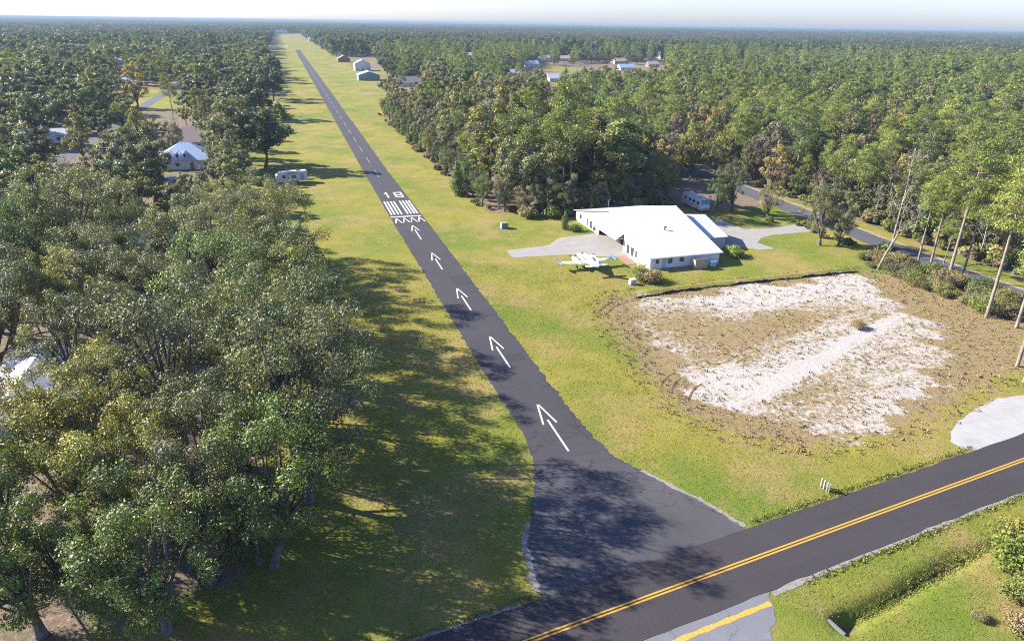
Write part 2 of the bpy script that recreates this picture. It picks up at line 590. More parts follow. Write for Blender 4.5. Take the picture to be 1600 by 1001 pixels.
wobs = 2.2 * np.sin(GX * .33 + 1.1 * np.sin(GY * .21)) * np.cos(GY * .29 + .7) + 1.2 * np.sin(GX * .9 + GY * .7)
sand = np.clip((sandd + wobs) / 4.2 + .10, -.2, .62)
sand = np.where(sandd > -5, sand, -1.5)
for cx, cy, rx, ry, rot, k in ((31, -67, 8, 8, 0, -.62), (40, -73, 11, 5, .3, -.55), (29, -80, 6, 4, 0, -.35), (36, -91, 12, 4.5, .35, -.42), (56, -83, 6, 4, .4, -.2),
                               (62, -72, 6, 5, 0, -.34), (52, -68, 9, 4, .2, -.30), (57, -90, 6, 3, .3, -.3), (47, -70, 6, 3, 0, -.22), (52, -59, 18, 2.0, 0, .30), (44, -82.5, 17, 1.0, .42, .20), (28, -84, 5, 3.5, 0, .40),
                               (34, -86.5, 8, 2, .3, .25), (60, -76, 7, 1.1, .42, .3), (50, -63, 12, 3, .1, .15), (64, -63, 8, 5, 0, .1)):
    sand += (.72 if k < 0 else .9) * k * blob(cx, cy, rx, ry, rot)
dry = np.clip(dryd / 6 + .36, 0, 1) * .80
dry = np.where(dryd > -6, dry, 0)
for cx, cy, rx, ry, k in ((10, 20, 9, 14, .30), (22, -12, 12, 10, .28), (9, -28, 4, 22, .22), (24, -46, 8, 6, .35), (-14, 60, 8, 12, .25), (14, 120, 9, 26, .25), (-13, 120, 8, 10, .3), (20, 300, 16, 60, .3),
                          (30, -44, 5, 3, -.3), (-18, -45, 6, 4, .35), (8, -75, 3, 14, .2)):
    dry += k * blob(cx, cy, rx, ry)
litter = np.maximum(np.clip(litl / 5 + .35, 0, 1), np.clip(litr / 5 + .35, 0, 1))
YARDS = [(-97, 132, 13, 22), (-104, 116, 12, 14), (-96, 290, 26, 62), (-84, 84, 9, 14), (-64, 80, 9, 10), (-118, 350, 22, 30), (240, 545, 34, 36), (300, 690, 26, 24), (350, 640, 30, 26),
         (450, 745, 30, 24), (335, 535, 26, 24), (172, 395, 24, 22), (490, 840, 26, 20), (650, 1050, 40, 30), (62, 357, 22, 22), (60, 520, 30, 40), (42, 420, 14, 30), (50, 680, 25, 30),
         (210, 770, 40, 30), (-130, 780, 60, 60)]
for cx, cy, rx, ry in YARDS:
    litter = np.minimum(litter, 1 - 1.2 * np.exp(-(((GX - cx) / rx) ** 2 + ((GY - cy) / ry) ** 2) ** 2))
strip_far = (GX > -33) & (GX < 33) & (GY < 2350)
litter = np.where(strip_far & (GY > 1400), 0, litter)
litter = np.where((GY >= 1400) & ~strip_far, 1, litter)
GZ = np.zeros_like(GX)
# sand lot is rough; spoil along the silt fence; ditch beside the road
rough = np.random.default_rng(3).normal(0, 1, GX.shape)
GZ += np.clip(sandd / 3 + .5, 0, 1) * rough * .022
GZ += .45 * np.exp(-((GY + 53.0 - .02 * (GX - 50)) / .9) ** 2) * np.clip((GX - 29) / 3, 0, 1) * np.clip((75 - GX) / 2, 0, 1)
dl = np.abs(GY - (-121.7 + (GX - 12.5) * .19))
ditch = np.exp(-(dl / .72) ** 2) * np.clip((GX - 12.2) / 1.0, 0, 1) * np.clip((34 - GX) / 8, 0, 1)
GZ -= .85 * ditch * (1 + .7 * np.exp(-((GX - 13.6) / 1.3) ** 2))
litter = np.maximum(litter, .75 * np.exp(-((GX - 13.6) / 1.2) ** 2 - ((GY + 121.6) / .8) ** 2))
GZ -= .12 * np.exp(-((GY - (road_y(GX) - 7.0)) / 2.2) ** 2) * np.clip((GX - 11) / 3, 0, 1)
GZ -= .25 * np.exp(-((GY - (road_y(GX) + 6.3)) / 1.6) ** 2) * np.clip((-9 - GX) / 3, 0, 1)
dry += .5 * ditch * 0
V = np.stack([GX.ravel(), GY.ravel(), GZ.ravel()], 1)
ii = np.arange(nx * ny).reshape(ny, nx)
F = np.stack([ii[:-1, :-1].ravel(), ii[:-1, 1:].ravel(), ii[1:, 1:].ravel(), ii[1:, :-1].ravel()], 1)
gm = raw_mesh('ground', V, F, [M['ground']], None, True, {'dry': ('POINT', dry.ravel()), 'sand': ('POINT', sand.ravel()), 'litter': ('POINT', litter.ravel())})
g = bpy.data.objects.new('ground', gm)
COL.objects.link(g)
tag(g, kind='structure')


# ------------------------------------------------------------------ pavement sheets
def jag(pts, step=.6, amp=.14, seed=0):
    """resample an edge and roughen it the way grass eats into asphalt"""
    r = random.Random(seed)
    out = []
    for a, b in zip(pts[:-1], pts[1:]):
        a, b = Vector(a), Vector(b)
        n = max(1, int((b - a).length / step))
        if (b - a).length > 260: n = 40
        for i in range(n):
            p = a.lerp(b, i / n)
            d = (b - a).normalized()
            k = r.gauss(0, amp) + (r.random() < .06) * r.uniform(-2.2, 1.5) * amp
            out.append((p.x - d.y * k, p.y + d.x * k))
    out.append(tuple(pts[-1]))
    return out


def strip(left, right, z, m, name, parent=None, kind='structure'):
    """sheet between two edges given as functions of the same stations"""
    b = MB()
    V = [(p[0], p[1], z) for p in left] + [(p[0], p[1], z) for p in right]
    n = len(left)
    b.add(V, [(i, n + i, n + i + 1, i + 1) for i in range(n - 1)])
    o = b.build(name, m, parent)
    if parent is None: tag(o, kind=kind)
    return o


def poly_sheet(poly, z, m, name, parent=None):
    b = MB().add([(p[0], p[1], z) for p in poly], [tuple(range(len(poly)))])
    o = b.build(name, m, parent)
    if parent is None: tag(o, kind='structure')
    return o


def edge_fn(tab):
    ys = [p[0] for p in tab]
    xs = [p[1] for p in tab]
    return lambda y: float(np.interp(y, ys, xs))


LE = edge_fn([(-112.3, -8.2), (-106.5, -7.5), (-100.8, -4.9), (-95.9, -3.0), (-90, -2.2), (-75, -2.6), (0, -3.4), (60, -3.6), (300, -3.9), (1020, -4.8)])
RE = edge_fn([(-110.2, 12.4), (-106.4, 11.0), (-103.4, 9.3), (-99.5, 7.3), (-96.3, 5.8), (-91, 4.9), (-86, 4.7), (-50, 4.5), (0, 4.2), (60, 3.5), (300, 3.6), (1020, 2.6)])
st = [-95 + i * .5 for i in range(int(255 / .5))] + [160 + 6 * i for i in range(144)]
r1, r2 = random.Random(4), random.Random(5)


def wob(r, s):
    return 0 if s > 300 else r.gauss(0, .09) + (r.random() < .05) * r.uniform(-.35, .25)


rwL = [(LE(s) + wob(r1, s), s) for s in st]
rwR = [(RE(s) + wob(r2, s), s) for s in st]
runway = strip(rwL, rwR, .030, M['runway'], 'runway')
tag(runway, 'long dark asphalt runway with white painted arrows', kind='structure')
st = [-96 + .4 * i for i in range(-52, 4)]
st = [s for s in st if s > -117]
aL = [(LE(max(s, -113)) + r1.gauss(0, .10), s) for s in st]
aR = [(RE(s) + r2.gauss(0, .12), s) for s in st]
poly_sheet(aL + aR[::-1], .022, M['flare'], 'runway_entrance')
ej = random.Random(12)
fe = [(RE(-99.5 - .35 * i), -99.5 - .35 * i) for i in range(31)]
strip([(p[0] - .12 + ej.gauss(0, .10), p[1]) for p in fe], [(p[0] + .22 + abs(ej.gauss(0, .16)), p[1] + .1) for p in fe], .0255, M['shoulder'], 'broken_edge')
fe = [(LE(-104 - .35 * i), -104 - .35 * i) for i in range(24)]
strip([(p[0] - .25 - abs(ej.gauss(0, .22)), p[1]) for p in fe], [(p[0] + .10 + ej.gauss(0, .10), p[1]) for p in fe], .0255, M['shoulder'], 'broken_edge')
for (x0, y0, x1, y1, cx_) in ((19.5, -60, 25.5, -55.5, .8), (20.4, -61.2, 26.4, -56.6, .8), (17.5, -84.5, 21.8, -81, .6), (18.2, -86, 22.6, -82.2, .6), (19.2, -88.5, 23.6, -84.6, .6)):
    a_, b_ = [], []
    for k in range(13):
        q = k / 12
        px_, py_ = x0 + (x1 - x0) * q, y0 + (y1 - y0) * q + cx_ * math.sin(q * math.pi)
        wd = .16 * math.sin(q * math.pi) * ej.uniform(.3, 1.3) + .02
        a_.append((px_ - wd * .6, py_ + wd))
        b_.append((px_ + wd * .6, py_ - wd))
    strip(a_, b_, .012, M['rut'], 'tyre_rut')
# white paint on the runway
mk = MB()


def bar(p, q, wd, z=.036):
    p, q = Vector(p), Vector(q)
    d = (q - p).normalized()
    n = Vector((-d.y, d.x)) * wd / 2
    mk.add([(v.x, v.y, z) for v in (p - n, q - n, q + n, p + n)], [(0, 1, 2, 3)])


for y0, xc in ((-83.9, 1.4), (-63.6, 1.1), (-43.0, .95), (-22.4, .65), (-1.4, .35)):
    bar((xc, y0), (xc - .82, y0 - 4.5), .21)
    bar((xc + .1, y0 - .05), (xc + .82, y0 - 4.4), .21, .0365)
    bar((xc, y0 - 3.6), (xc, y0 - (11.2 if y0 > -5 else 10.2)), .23)
mk.build('arrow_marking', M['paint'], runway)
mk = MB()
bar((-3.3, 6.9), (3.8, 6.6), .75)
mk.build('threshold_bar_marking', M['paint'], runway)
mk = MB()
for xc in (-2.25, -.45, 1.3, 3.05):
    bar((xc, 5.4), (xc - .62, 1.4), .24)
    bar((xc + .08, 5.35), (xc + .80, 1.3), .24, .0365)
mk.build('chevron_marking', M['paint'], runway)
mk = MB()
for xc in (-2.75, -2.0, -1.15, -.35, 1.1, 1.9, 2.7, 3.4):
    bar((xc, 8.9), (xc, 22.3), .40)
mk.build('threshold_stripe_marking', M['paint'], runway)
mk = MB()
bar((-1.0, 26.4), (-1.0, 32.2), .42)
bar((-1.55, 31.1), (-1.1, 32.1), .36, .0365)
for yy in (26.7, 29.25, 31.9):
    bar((.85, yy), (3.0, yy), .7)
for xx in (1.07, 2.78):
    bar((xx, 26.5), (xx, 32.1), .44, .0365)
mk.build('number_marking', M['paint'], runway)
mk = MB()
y = 52.8
while y < 900:
    bar((-.2 - .0016 * (y - 50) * .4, y), (-.2 - .0016 * (y - 38) * .4, y + 11), .15)
    y += 18.4 + 4
mk.build('centreline_marking', M['paint_faint'], runway)

poly_sheet([(.9, -36.5), (4.1, -36.0), (4.3, -41.5), (1.1, -41.8)], .0335, M['patch'], 'asphalt_patch')
poly_sheet([(-2.2, -70.5), (3.9, -69.8), (4.0, -72.0), (-2.3, -72.6)], .0335, M['patch'], 'asphalt_patch')
# county road with its double yellow line, the old pavement beside it, drive, apron, lanes
xs = np.arange(-160, 260, 1.2)
rd = lambda x, o: (x, road_y(x) + o)
rg = random.Random(9)
road = strip([rd(x, 3.30 + rg.gauss(0, .05)) for x in xs], [rd(x, -3.42 + rg.gauss(0, .05)) for x in xs], .034, M['road'], 'road')
tag(road, 'dark two lane road with a double yellow line', kind='structure')
mk = MB()
for o in (.155, -.155):
    for x in xs[:-1]:
        mk.add([(x, road_y(x) + o - .08, .040), (x + 1.2, road_y(x + 1.2) + o - .08, .040), (x + 1.2, road_y(x + 1.2) + o + .08, .040), (x, road_y(x) + o + .08, .040)], [(0, 1, 2, 3)])
mk.build('centreline_marking', M['yellow'], road)
xo = np.arange(-40, 9.6, .6)
poly_sheet(jag([(-60, road_y(-60) - 3.2), (9.6, road_y(9.6) - 3.2)], .6, .04) + jag([(9.6, road_y(9.6) - 3.4), (9.0, -119.0), (7.2, -121), (5.5, -124), (3.5, -131)], .5, .10) + [(-60, -138)], .016, M['oldroad'], 'old_road')
mk = MB()
for x in np.arange(-3, 8.9, .5):
    bar((x, road_y(x) - 4.45), (x + .52, road_y(x + .52) - 4.45), .42 + .08 * math.sin(x * 3.1), .024)
ol = mk.build('old_centreline', M['yellow_old'])
tag(ol, kind='structure')
ln = [9.8 + .5 * i for i in range(80)]
strip([rd(x, -3.2) for x in ln], [rd(x, -3.75 - .28 * max(0, (18 - x) / 8) + rg.gauss(0, .07)) for x in ln], .012, M['shoulder'], 'road_shoulder')
ln = [-60 + .5 * i for i in range(101)]
strip([rd(x, 3.75 + rg.gauss(0, .08)) for x in ln], [rd(x, 3.2) for x in ln], .011, M['shoulder'], 'road_shoulder')
poly_sheet(jag([(42.8, -104.2), (44.5, -102.6), (47, -101.2), (51.7, -99.4), (56.9, -98.2), (60.7, -98.4), (75, -95.5), (95, -92)], .8, .05) + [(95, road_y(95) + 3.2), (44.5, road_y(44.5) + 3.2), (43.1, -106.0)],
           .018, M['concrete_white'], 'concrete_driveway')
poly_sheet(jag([(15.4, -24.5), (15.2, -29.2), (27, -30.2), (31, -32.5), (35.5, -34.4), (37.7, -34.2)], .8, .06) + [(38.3, -34.0), (38.3, -18.2)] +
           jag([(37.7, -18.0), (32.8, -18.4), (28.7, -19.0), (24.7, -23.4), (15.4, -24.5)], .8, .06), .017, M['concrete'], 'aircraft_apron')
poly_sheet(jag([(60, -14), (66, -12.5), (71.1, -15.4), (71.6, -23), (77.7, -24.0), (84, -23.0), (91, -21)], .8, .06) + jag([(91, -28.5), (82, -28.8), (75, -28.8), (71.2, -30.2), (68.2, -33), (69.2, -37.6), (65.4, -37.4), (61.5, -33.5), (60, -29)], .8, .06),
           .015, M['concrete'], 'driveway')
ly = np.arange(-140, 400, 2.0)
lx = lambda y: 95.0 + 2.5 * math.sin(y * .012)
strip([(lx(y) - 3.1 + rg.gauss(0, .10), y) for y in ly], [(lx(y) + 3.1 + rg.gauss(0, .10), y) for y in ly], .026, M['lane'], 'side_road')
strip([(lx(y) + 2.9, y) for y in ly], [(lx(y) + 4.3 + rg.gauss(0, .25), y) for y in ly], .013, M['dirt'], 'side_road_shoulder')
ly = np.arange(90, 900, 4.0)
strip([(-97.2, y) for y in ly], [(-91.5, y) for y in ly], .026, M['lane'], 'street')
poly_sheet([(-61, 42), (-54.5, 42), (-54, 70), (-60, 71)], .020, M['lane'], 'house_driveway')
poly_sheet([(-70, 74), (-62, 71), (-61, 78), (-69, 82)], .018, M['concrete'], 'house_path')
poly_sheet([(22, 612), (36, 609), (36, 615), (22, 617)], .020, M['concrete_white'], 'taxi_path')
poly_sheet([(20, 300), (33, 306), (30, 311), (19.5, 303)], .020, M['shoulder'], 'sand_patch')
poly_sheet([(-33, 1165), (-13, 1150), (-13, 1190), (-33, 1210)], .020, M['concrete_white'], 'far_apron')


# ------------------------------------------------------------------ hangar house
HOUSES = []          # (x, y, half size, height) keeps the trees off them


def window(parent, kind, c0, c1, wall, proud=.03, frame=.09, fm='frame', gm='glass'):
    """a framed window on an axis-aligned wall. kind 'x': wall plane x=wall; c=(along,z)"""
    (a0, z0), (a1, z1) = c0, c1
    s = 1 if proud > 0 else -1
    p = abs(proud)
    fb = MB()
    w0, w1 = sorted((wall - s * .02, wall + s * p))
    for (b0, q0, b1, q1) in ((a0, z0, a1, z0 + frame), (a0, z1 - frame, a1, z1), (a0, z0 + frame, a0 + frame, z1 - frame), (a1 - frame, z0 + frame, a1, z1 - frame)):
        if kind == 'x': fb.box((w0, b0, q0), (w1, b1, q1))
        else: fb.box((b0, w0, q0), (b1, w1, q1))
    fo = fb.build('window', M[fm], parent)
    g0, g1 = sorted((wall - s * .02, wall + s * (p - .015)))
    gb = MB()
    if kind == 'x': gb.box((g0, a0 + frame, z0 + frame), (g1, a1 - frame, z1 - frame))
    else: gb.box((a0 + frame, g0, z0 + frame), (a1 - frame, g1, z1 - frame))
    gb.build('pane', M[gm], fo)
    return fo


def hangar_house():
    h = thing('hangar_house', 'white metal roofed hangar house with its hangar door swung open above the apron', 'house', (37.9, -42.6, 0))
    W, L, E, RZ, RV = 14.7, 36.6, 2.35, 6.7, 18.3
    b = MB()
    b.prism([(0, 0), (11.5, 0), (11.5, 3.5), (23.6, 3.5), (23.6, 0), (L, 0), (L, E), (RV, RZ - .15), (0, E)], 'x', 0, .18)
    b.prism([(0, 0), (L, 0), (L, E), (RV, RZ - .15), (0, E)], 'x', W - .18, W)
    b.box((.18, 0, 0), (W - .18, .18, E - .02))
    b.box((.18, L - .18, 0), (W - .18, L, E - .02))
    b.build('wall', M['wall_white'], h)
    b = MB().box((.18, .18, 0), (W - .18, L - .18, .035))
    b.build('floor', M['concrete'], h)
    b = MB()
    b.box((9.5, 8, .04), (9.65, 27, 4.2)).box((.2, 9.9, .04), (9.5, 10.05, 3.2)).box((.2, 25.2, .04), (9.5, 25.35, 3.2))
    b.build('partition', M['dark'], h)  # coloured near black so the hangar's inner shade is in the paint
    k = (RZ - E) / RV
    b = MB()
    ov = .45
    b.slab([(-ov, -ov, E - k * ov + .06), (W + ov, -ov, E - k * ov + .06), (W + ov, RV, RZ + .06), (-ov, RV, RZ + .06)], .16)
    roof = b.build('roof', M['roof_white'], h)
    MB().slab([(-ov, RV, RZ + .058), (W + ov, RV, RZ + .058), (W + ov, L + ov, E - k * ov + .06), (-ov, L + ov, E - k * ov + .06)], .16).build('rear_roof', M['roof_white'], h)
    MB().prism([(RV - .35, RZ - .01), (RV + .35, RZ - .01), (RV, RZ + .13)], 'y' if 0 else 'x', -ov, W + ov).build('ridge_cap', M['frame'], roof)
    b = MB()
    b.tube([(7.6, 9.2, 4.4), (7.6, 9.2, 5.15)], .13).tube([(7.6, 9.2, 5.15), (8.05, 9.1, 5.1)], .15)
    b.build('vent_pipe', M['darkmetal'], roof)
    b = MB().tube([(3.0, 26, 4.8), (3.0, 26, 6.9)], .035, 5).tube([(2.5, 26, 6.9), (3.5, 26, 6.9)], .03, 5).tube([(2.7, 26, 6.5), (3.3, 26, 6.5)], .03, 5)
    b.build('antenna', M['steel'], roof)
    b = MB()
    for a, c in (((-ov - .05, -ov - .10, E - k * ov - .14), (W + ov + .05, -ov, E - k * ov + .02)),):
        b.box(a, c)
    b.build('gutter', M['frame'], roof)
    # folded hangar door: the upper leaf swings out, the lower leaf hangs from it
    d = MB()
    d.slab([(0, 11.6, 3.62), (-1.75, 11.6, 2.55), (-1.75, 23.5, 2.55), (0, 23.5, 3.62)], .10)
    d.slab([(-1.75, 11.6, 2.54), (-.55, 11.6, 1.95), (-.55, 23.5, 1.95), (-1.75, 23.5, 2.54)], .08)
    do = d.build('hangar_door', M['wall_white'], h)
    for yy in (11.55, 23.55): MB().tube([(-.02, yy, 2.6), (-1.7, yy, 2.58)], .06, 5).build('strut', M['frame'], do)
    # openings of the west gable
    for v0, v1, z0, z1 in ((5.2, 6.2, .35, 2.0), (6.6, 8.1, .15, 2.15), (8.5, 10.0, .15, 2.15), (25.0, 26.6, .25, 2.1), (27.0, 28.6, .25, 2.1), (29.4, 30.4, .2, 2.1), (33.0, 34.4, .9, 2.1)):
        window(h, 'x', (v0, z0), (v1, z1), 0, -.05)
    # south wall: windows, door, air conditioner
    for u0, u1, z0, z1 in ((1.0, 1.9, .9, 1.9), (3.6, 4.7, .8, 1.9), (6.0, 7.2, .9, 1.9)):
        window(h, 'y', (u0, z0), (u1, z1), 0, -.05)
    dd = MB().box((2.55, -.05, .05), (3.35, .02, 2.0)).build('door', M['wall_grey'], h)
    MB().box((3.2, -.09, 1.0), (3.27, -.05, 1.08)).build('handle', M['steel'], dd)
    MB().box((-.35, -.8, .0), (W, -.06, .06)).build('plinth', M['concrete'], h)
    # lower garage wing
    w0, w1, e2, rz2, v0, v1, rv = W + .02, 21.3, 2.55, 4.75, 8.2, 26.0, 17.1
    b = MB()
    b.prism([(v0, 0), (v1, 0), (v1, e2), (rv, rz2 - .12), (v0, e2)], 'x', w1 - .15, w1)
    b.box((w0, v0, 0), (w1 - .15, v0 + .15, e2 - .02)).box((w0, v1 - .15, 0), (w1 - .15, v1, e2 - .02))
    b.build('garage_wall', M['wall_grey'], h)
    k2 = (rz2 - e2) / (rv - v0)
    b = MB().slab([(w0 + .003, v0 - .4, e2 - k2 * .4 + .05), (w1 + .35, v0 - .4, e2 - k2 * .4 + .05), (w1 + .35, rv, rz2 + .05), (w0 + .003, rv, rz2 + .05)], .13)
    b.build('garage_roof', M['roof_white'], h)
    MB().slab([(w0 + .003, rv, rz2 + .048), (w1 + .35, rv, rz2 + .048), (w1 + .35, v1 + .4, e2 - k2 * .4 + .05), (w0 + .003, v1 + .4, e2 - k2 * .4 + .05)], .13).build('garage_rear_roof', M['roof_white'], h)
    g0 = MB().box((w1 - .02, 12.2, .05), (w1 + .05, 16.6, 2.25)).build('garage_door', M['frame'], h)
    return h


hangar_house()
HOUSES.append((45, -24, 21, 6))
# things round the house
bx = thing('wooden_enclosure', 'tan wooden bin enclosure against the shaded south wall of the hangar house', 'enclosure', (46.2, -43.9, 0))
b = MB()
for k in range(9): b.box((k * .29, -.9, 0), (k * .29 + .275, -.86, 1.75))
for k in range(4): b.box((-.02, -.86 + k * .2, 0), (.02, -.68 + k * .2, 1.75)).box((2.59, -.86 + k * .2, 0), (2.63, -.68 + k * .2, 1.75))
b.build('slat_panel', M['wood'], bx)
MB().box((-.05, -.95, 1.752), (2.66, -.06, 1.80)).build('lid', M['darkmetal'], bx)


def ac_unit(name, label, loc, sx, sy, sz, m, group=None):
    o = thing(name, label, 'utility box', loc, 0, group)
    MB().box((-sx, -sy, .12), (sx, sy, sz), 0, .03).build('housing', m, o)
    MB().box((-sx - .06, -sy - .06, 0), (sx + .06, sy + .06, .12)).build('pad', M['concrete'], o)
    b = MB()
    for k in range(5): b.box((-sx * .75, -sy - .012, .25 + k * (sz - .4) / 5), (sx * .75, -sy + .002, .29 + k * (sz - .4) / 5))
    b.build('grille', M['darkmetal'], o)
    return o


ac_unit('air_conditioner', 'pale blue air conditioner beside the tan bin enclosure on the south wall', (50.4, -43.9, 0), .55, .5, 1.1, M['plane_pale'])
ac_unit('utility_box', 'white utility box with a dark side by the sand lot corner', (31.2, -49.0, 0), .55, .42, 1.0, M['wall_white'])
ac_unit('utility_box', 'green white utility box alone on the lawn beside the runway chevrons', (19.7, -8.6, 0), .75, .7, 1.3, M['green_box'])
pt = thing('brick_patio', 'reddish brick patio step under the tall windows of the hangar house', 'patio', (36.3, -36.5, 0))
MB().box((-1.1, -2.6, 0), (1.5, 2.4, .07)).build('paving', M['wall_brick'], pt)
MB().box((1.02, -2.4, .075), (1.45, 2.2, .28)).build('planter_kerb', M['frame'], pt)
for i, (x, y, lab) in enumerate(((37.0, -40.3, 'pale patio chair nearest the corner of the hangar house'), (37.1, -39.0, 'pale patio chair next to the brick patio step'))):
    c = thing('patio_chair', lab, 'chair', (x, y, 0), .3 * i, 'patio chairs by the hangar house')
    MB().box((-.3, -.3, .40), (.3, .3, .46), 0, .015).build('seat', M['frame'], c)
    MB().box((.24, -.3, .46), (.3, .3, .95)).build('backrest', M['frame'], c)
    for sx in (-.27, .27):
        for sy in (-.27, .27): MB().box((sx - .03, sy - .03, 0), (sx + .03, sy + .03, .40)).build('leg', M['frame'], c)

# ------------------------------------------------------------------ twin engine aeroplane
def airfoil(y, x0, chord, z, th, n=8):
    """closed section in the XZ... chord runs along -Y (nose is +Y); returns points at span x0"""
    out = []
    for k in range(n + 1):
        s = k / n
        out.append((x0, y - chord * s, z + th * (1.45 * math.sqrt(s) * (1 - s) + .03)))
    for k in range(n - 1, 0, -1):
        s = k / n
        out.append((x0, y - chord * s, z - th * .45 * (math.sqrt(s) * (1 - s) * 1.4 + .02)))
    return out


def aeroplane():
    p = thing('aeroplane', 'white twin engine aeroplane with blue wing tips parked tail first on the lawn', 'aeroplane', (26.9, -38.6, 0), R(2))
    f = MB()
    rings = []
    for y, hw, hh, zc in ((4.35, .08, .08, 1.32), (4.15, .28, .25, 1.35), (3.6, .45, .42, 1.42), (2.8, .56, .54, 1.52), (2.2, .62, .62, 1.58), (1.7, .65, .78, 1.70), (1.0, .67, .86, 1.76),
                          (0, .67, .86, 1.76), (-1.0, .62, .78, 1.73), (-2.2, .48, .58, 1.68), (-3.4, .32, .40, 1.68), (-4.4, .18, .26, 1.72), (-4.9, .06, .12, 1.76)):
        rings.append(ell(0, y, zc, hw, hh, 18, 2.3))
    fu = f.loft(rings).build('fuselage', M['plane_white'], p, True)
    for sgn in (-1, 1):
        w_ = MB().loft([airfoil(1.05, sgn * .45, 1.95, 1.10, .22), airfoil(1.0, sgn * 1.8, 1.80, 1.17, .19), airfoil(.80, sgn * 5.35, 1.05, 1.42, .11)])
        w_.build('wing', M['plane_white'], p, True)
        tp = MB().loft([ell(sgn * 5.5, y, 1.46, a, a * .9, 12) for y, a in ((1.45, .03), (1.2, .17), (.7, .27), (0, .29), (-.6, .22), (-1.0, .10), (-1.15, .03))])
        tp.build('tip_tank', M['plane_blue'], p, True)
        nc = MB().loft([ell(sgn * 1.85, y, z, a, c, 14, 2.6) for y, a, c, z in ((2.45, .16, .16, 1.40), (2.3, .36, .33, 1.40), (1.8, .45, .40, 1.40), (1.0, .46, .40, 1.38), (0, .42, .34, 1.33), (-.9, .30, .20, 1.28), (-1.6, .06, .05, 1.26))])
        no = nc.build('engine_nacelle', M['plane_white'], p, True)
        for q in (-.459, .459): MB().box((sgn * 1.85 + q - .007, .1, 1.32), (sgn * 1.85 + q + .007, 1.7, 1.44)).build('stripe', M['plane_blue'], no)
        pr = MB()
        for a in (0.4, 0.4 + 2 * math.pi / 3, .4 + 4 * math.pi / 3):
            dx, dz = math.cos(a), math.sin(a)
            pr.loft([[(sgn * 1.85 + dx * r - dz * q, 2.55 + e, 1.40 + dz * r + dx * q) for q, e in ((-wd, -.02), (wd, .05), (wd, .07), (-wd, 0))] for r, wd in ((.05, .05), (.5, .09), (.98, .04))])
        po = pr.build('propeller', M['darkmetal'], no)
        MB().loft([ell(sgn * 1.85, y, 1.40, a, a, 10) for y, a in ((2.44, .17), (2.6, .15), (2.8, .03))]).build('spinner', M['plane_white'], no, True)
        MB().loft([airfoil(-3.7, sgn * .15, 1.15, 1.80, .10), airfoil(-3.95, sgn * 2.3, .75, 1.86, .06)]).build('tailplane', M['plane_white' if sgn < 0 else 'plane_pale'], p, True)  # right half pale blue: the bluish shade on it is put into its colour
        gr = MB().tube([(sgn * 1.9, .2, 1.2), (sgn * 1.95, .15, .3)], .06, 6).build('main_gear', M['steel'], p)
        MB().tube([(sgn * 1.95 - .09, .15, .28), (sgn * 1.95 + .09, .15, .28)], .28, 14).build('tyre', M['rubber'], gr)
        for y in (.95, .25, -.45): MB().box((sgn * .655 - .02, y - .22, 1.85), (sgn * .665 + .02, y + .22, 2.18), 0, .02).build('cabin_window', M['glass'], fu)
    MB().loft([[(s_ * t_, y, z) for s_, y in ((-1, y0), (0, y0 + .1), (1, y0), (0, y0 - c))] for z, y0, c, t_ in ((1.85, -3.2, 1.75, .09), (3.35, -4.45, .75, .04))]).build('fin', M['plane_white'], p)
    MB().loft([[(s_ * .05, y, z) for s_, y in ((-1, y0), (1, y0), (1, y0 - .35), (-1, y0 - .35))] for z, y0 in ((2.3, -4.55), (3.1, -5.0))]).build('rudder', M['plane_blue'], p)
    MB().loft([ell(0, y, z, a, c, 14, 2.4) for y, a, c, z in ((2.25, .50, .05, 2.10), (1.75, .60, .24, 2.24), (1.35, .60, .22, 2.42), (1.2, .55, .1, 2.48))]).build('windscreen', M['glass'], p, True)
    gr = MB().tube([(0, 3.3, 1.1), (0, 3.4, .3)], .05, 6).build('nose_gear', M['steel'], p)
    MB().tube([(-.07, 3.4, .22), (.07, 3.4, .22)], .22, 14).build('tyre', M['rubber'], gr)
    for q in (-.64, .64): MB().box((q - .037, -2.0, 1.62), (q + .037, 2.0, 1.70)).build('cheat_line', M['plane_blue'], fu)


aeroplane()

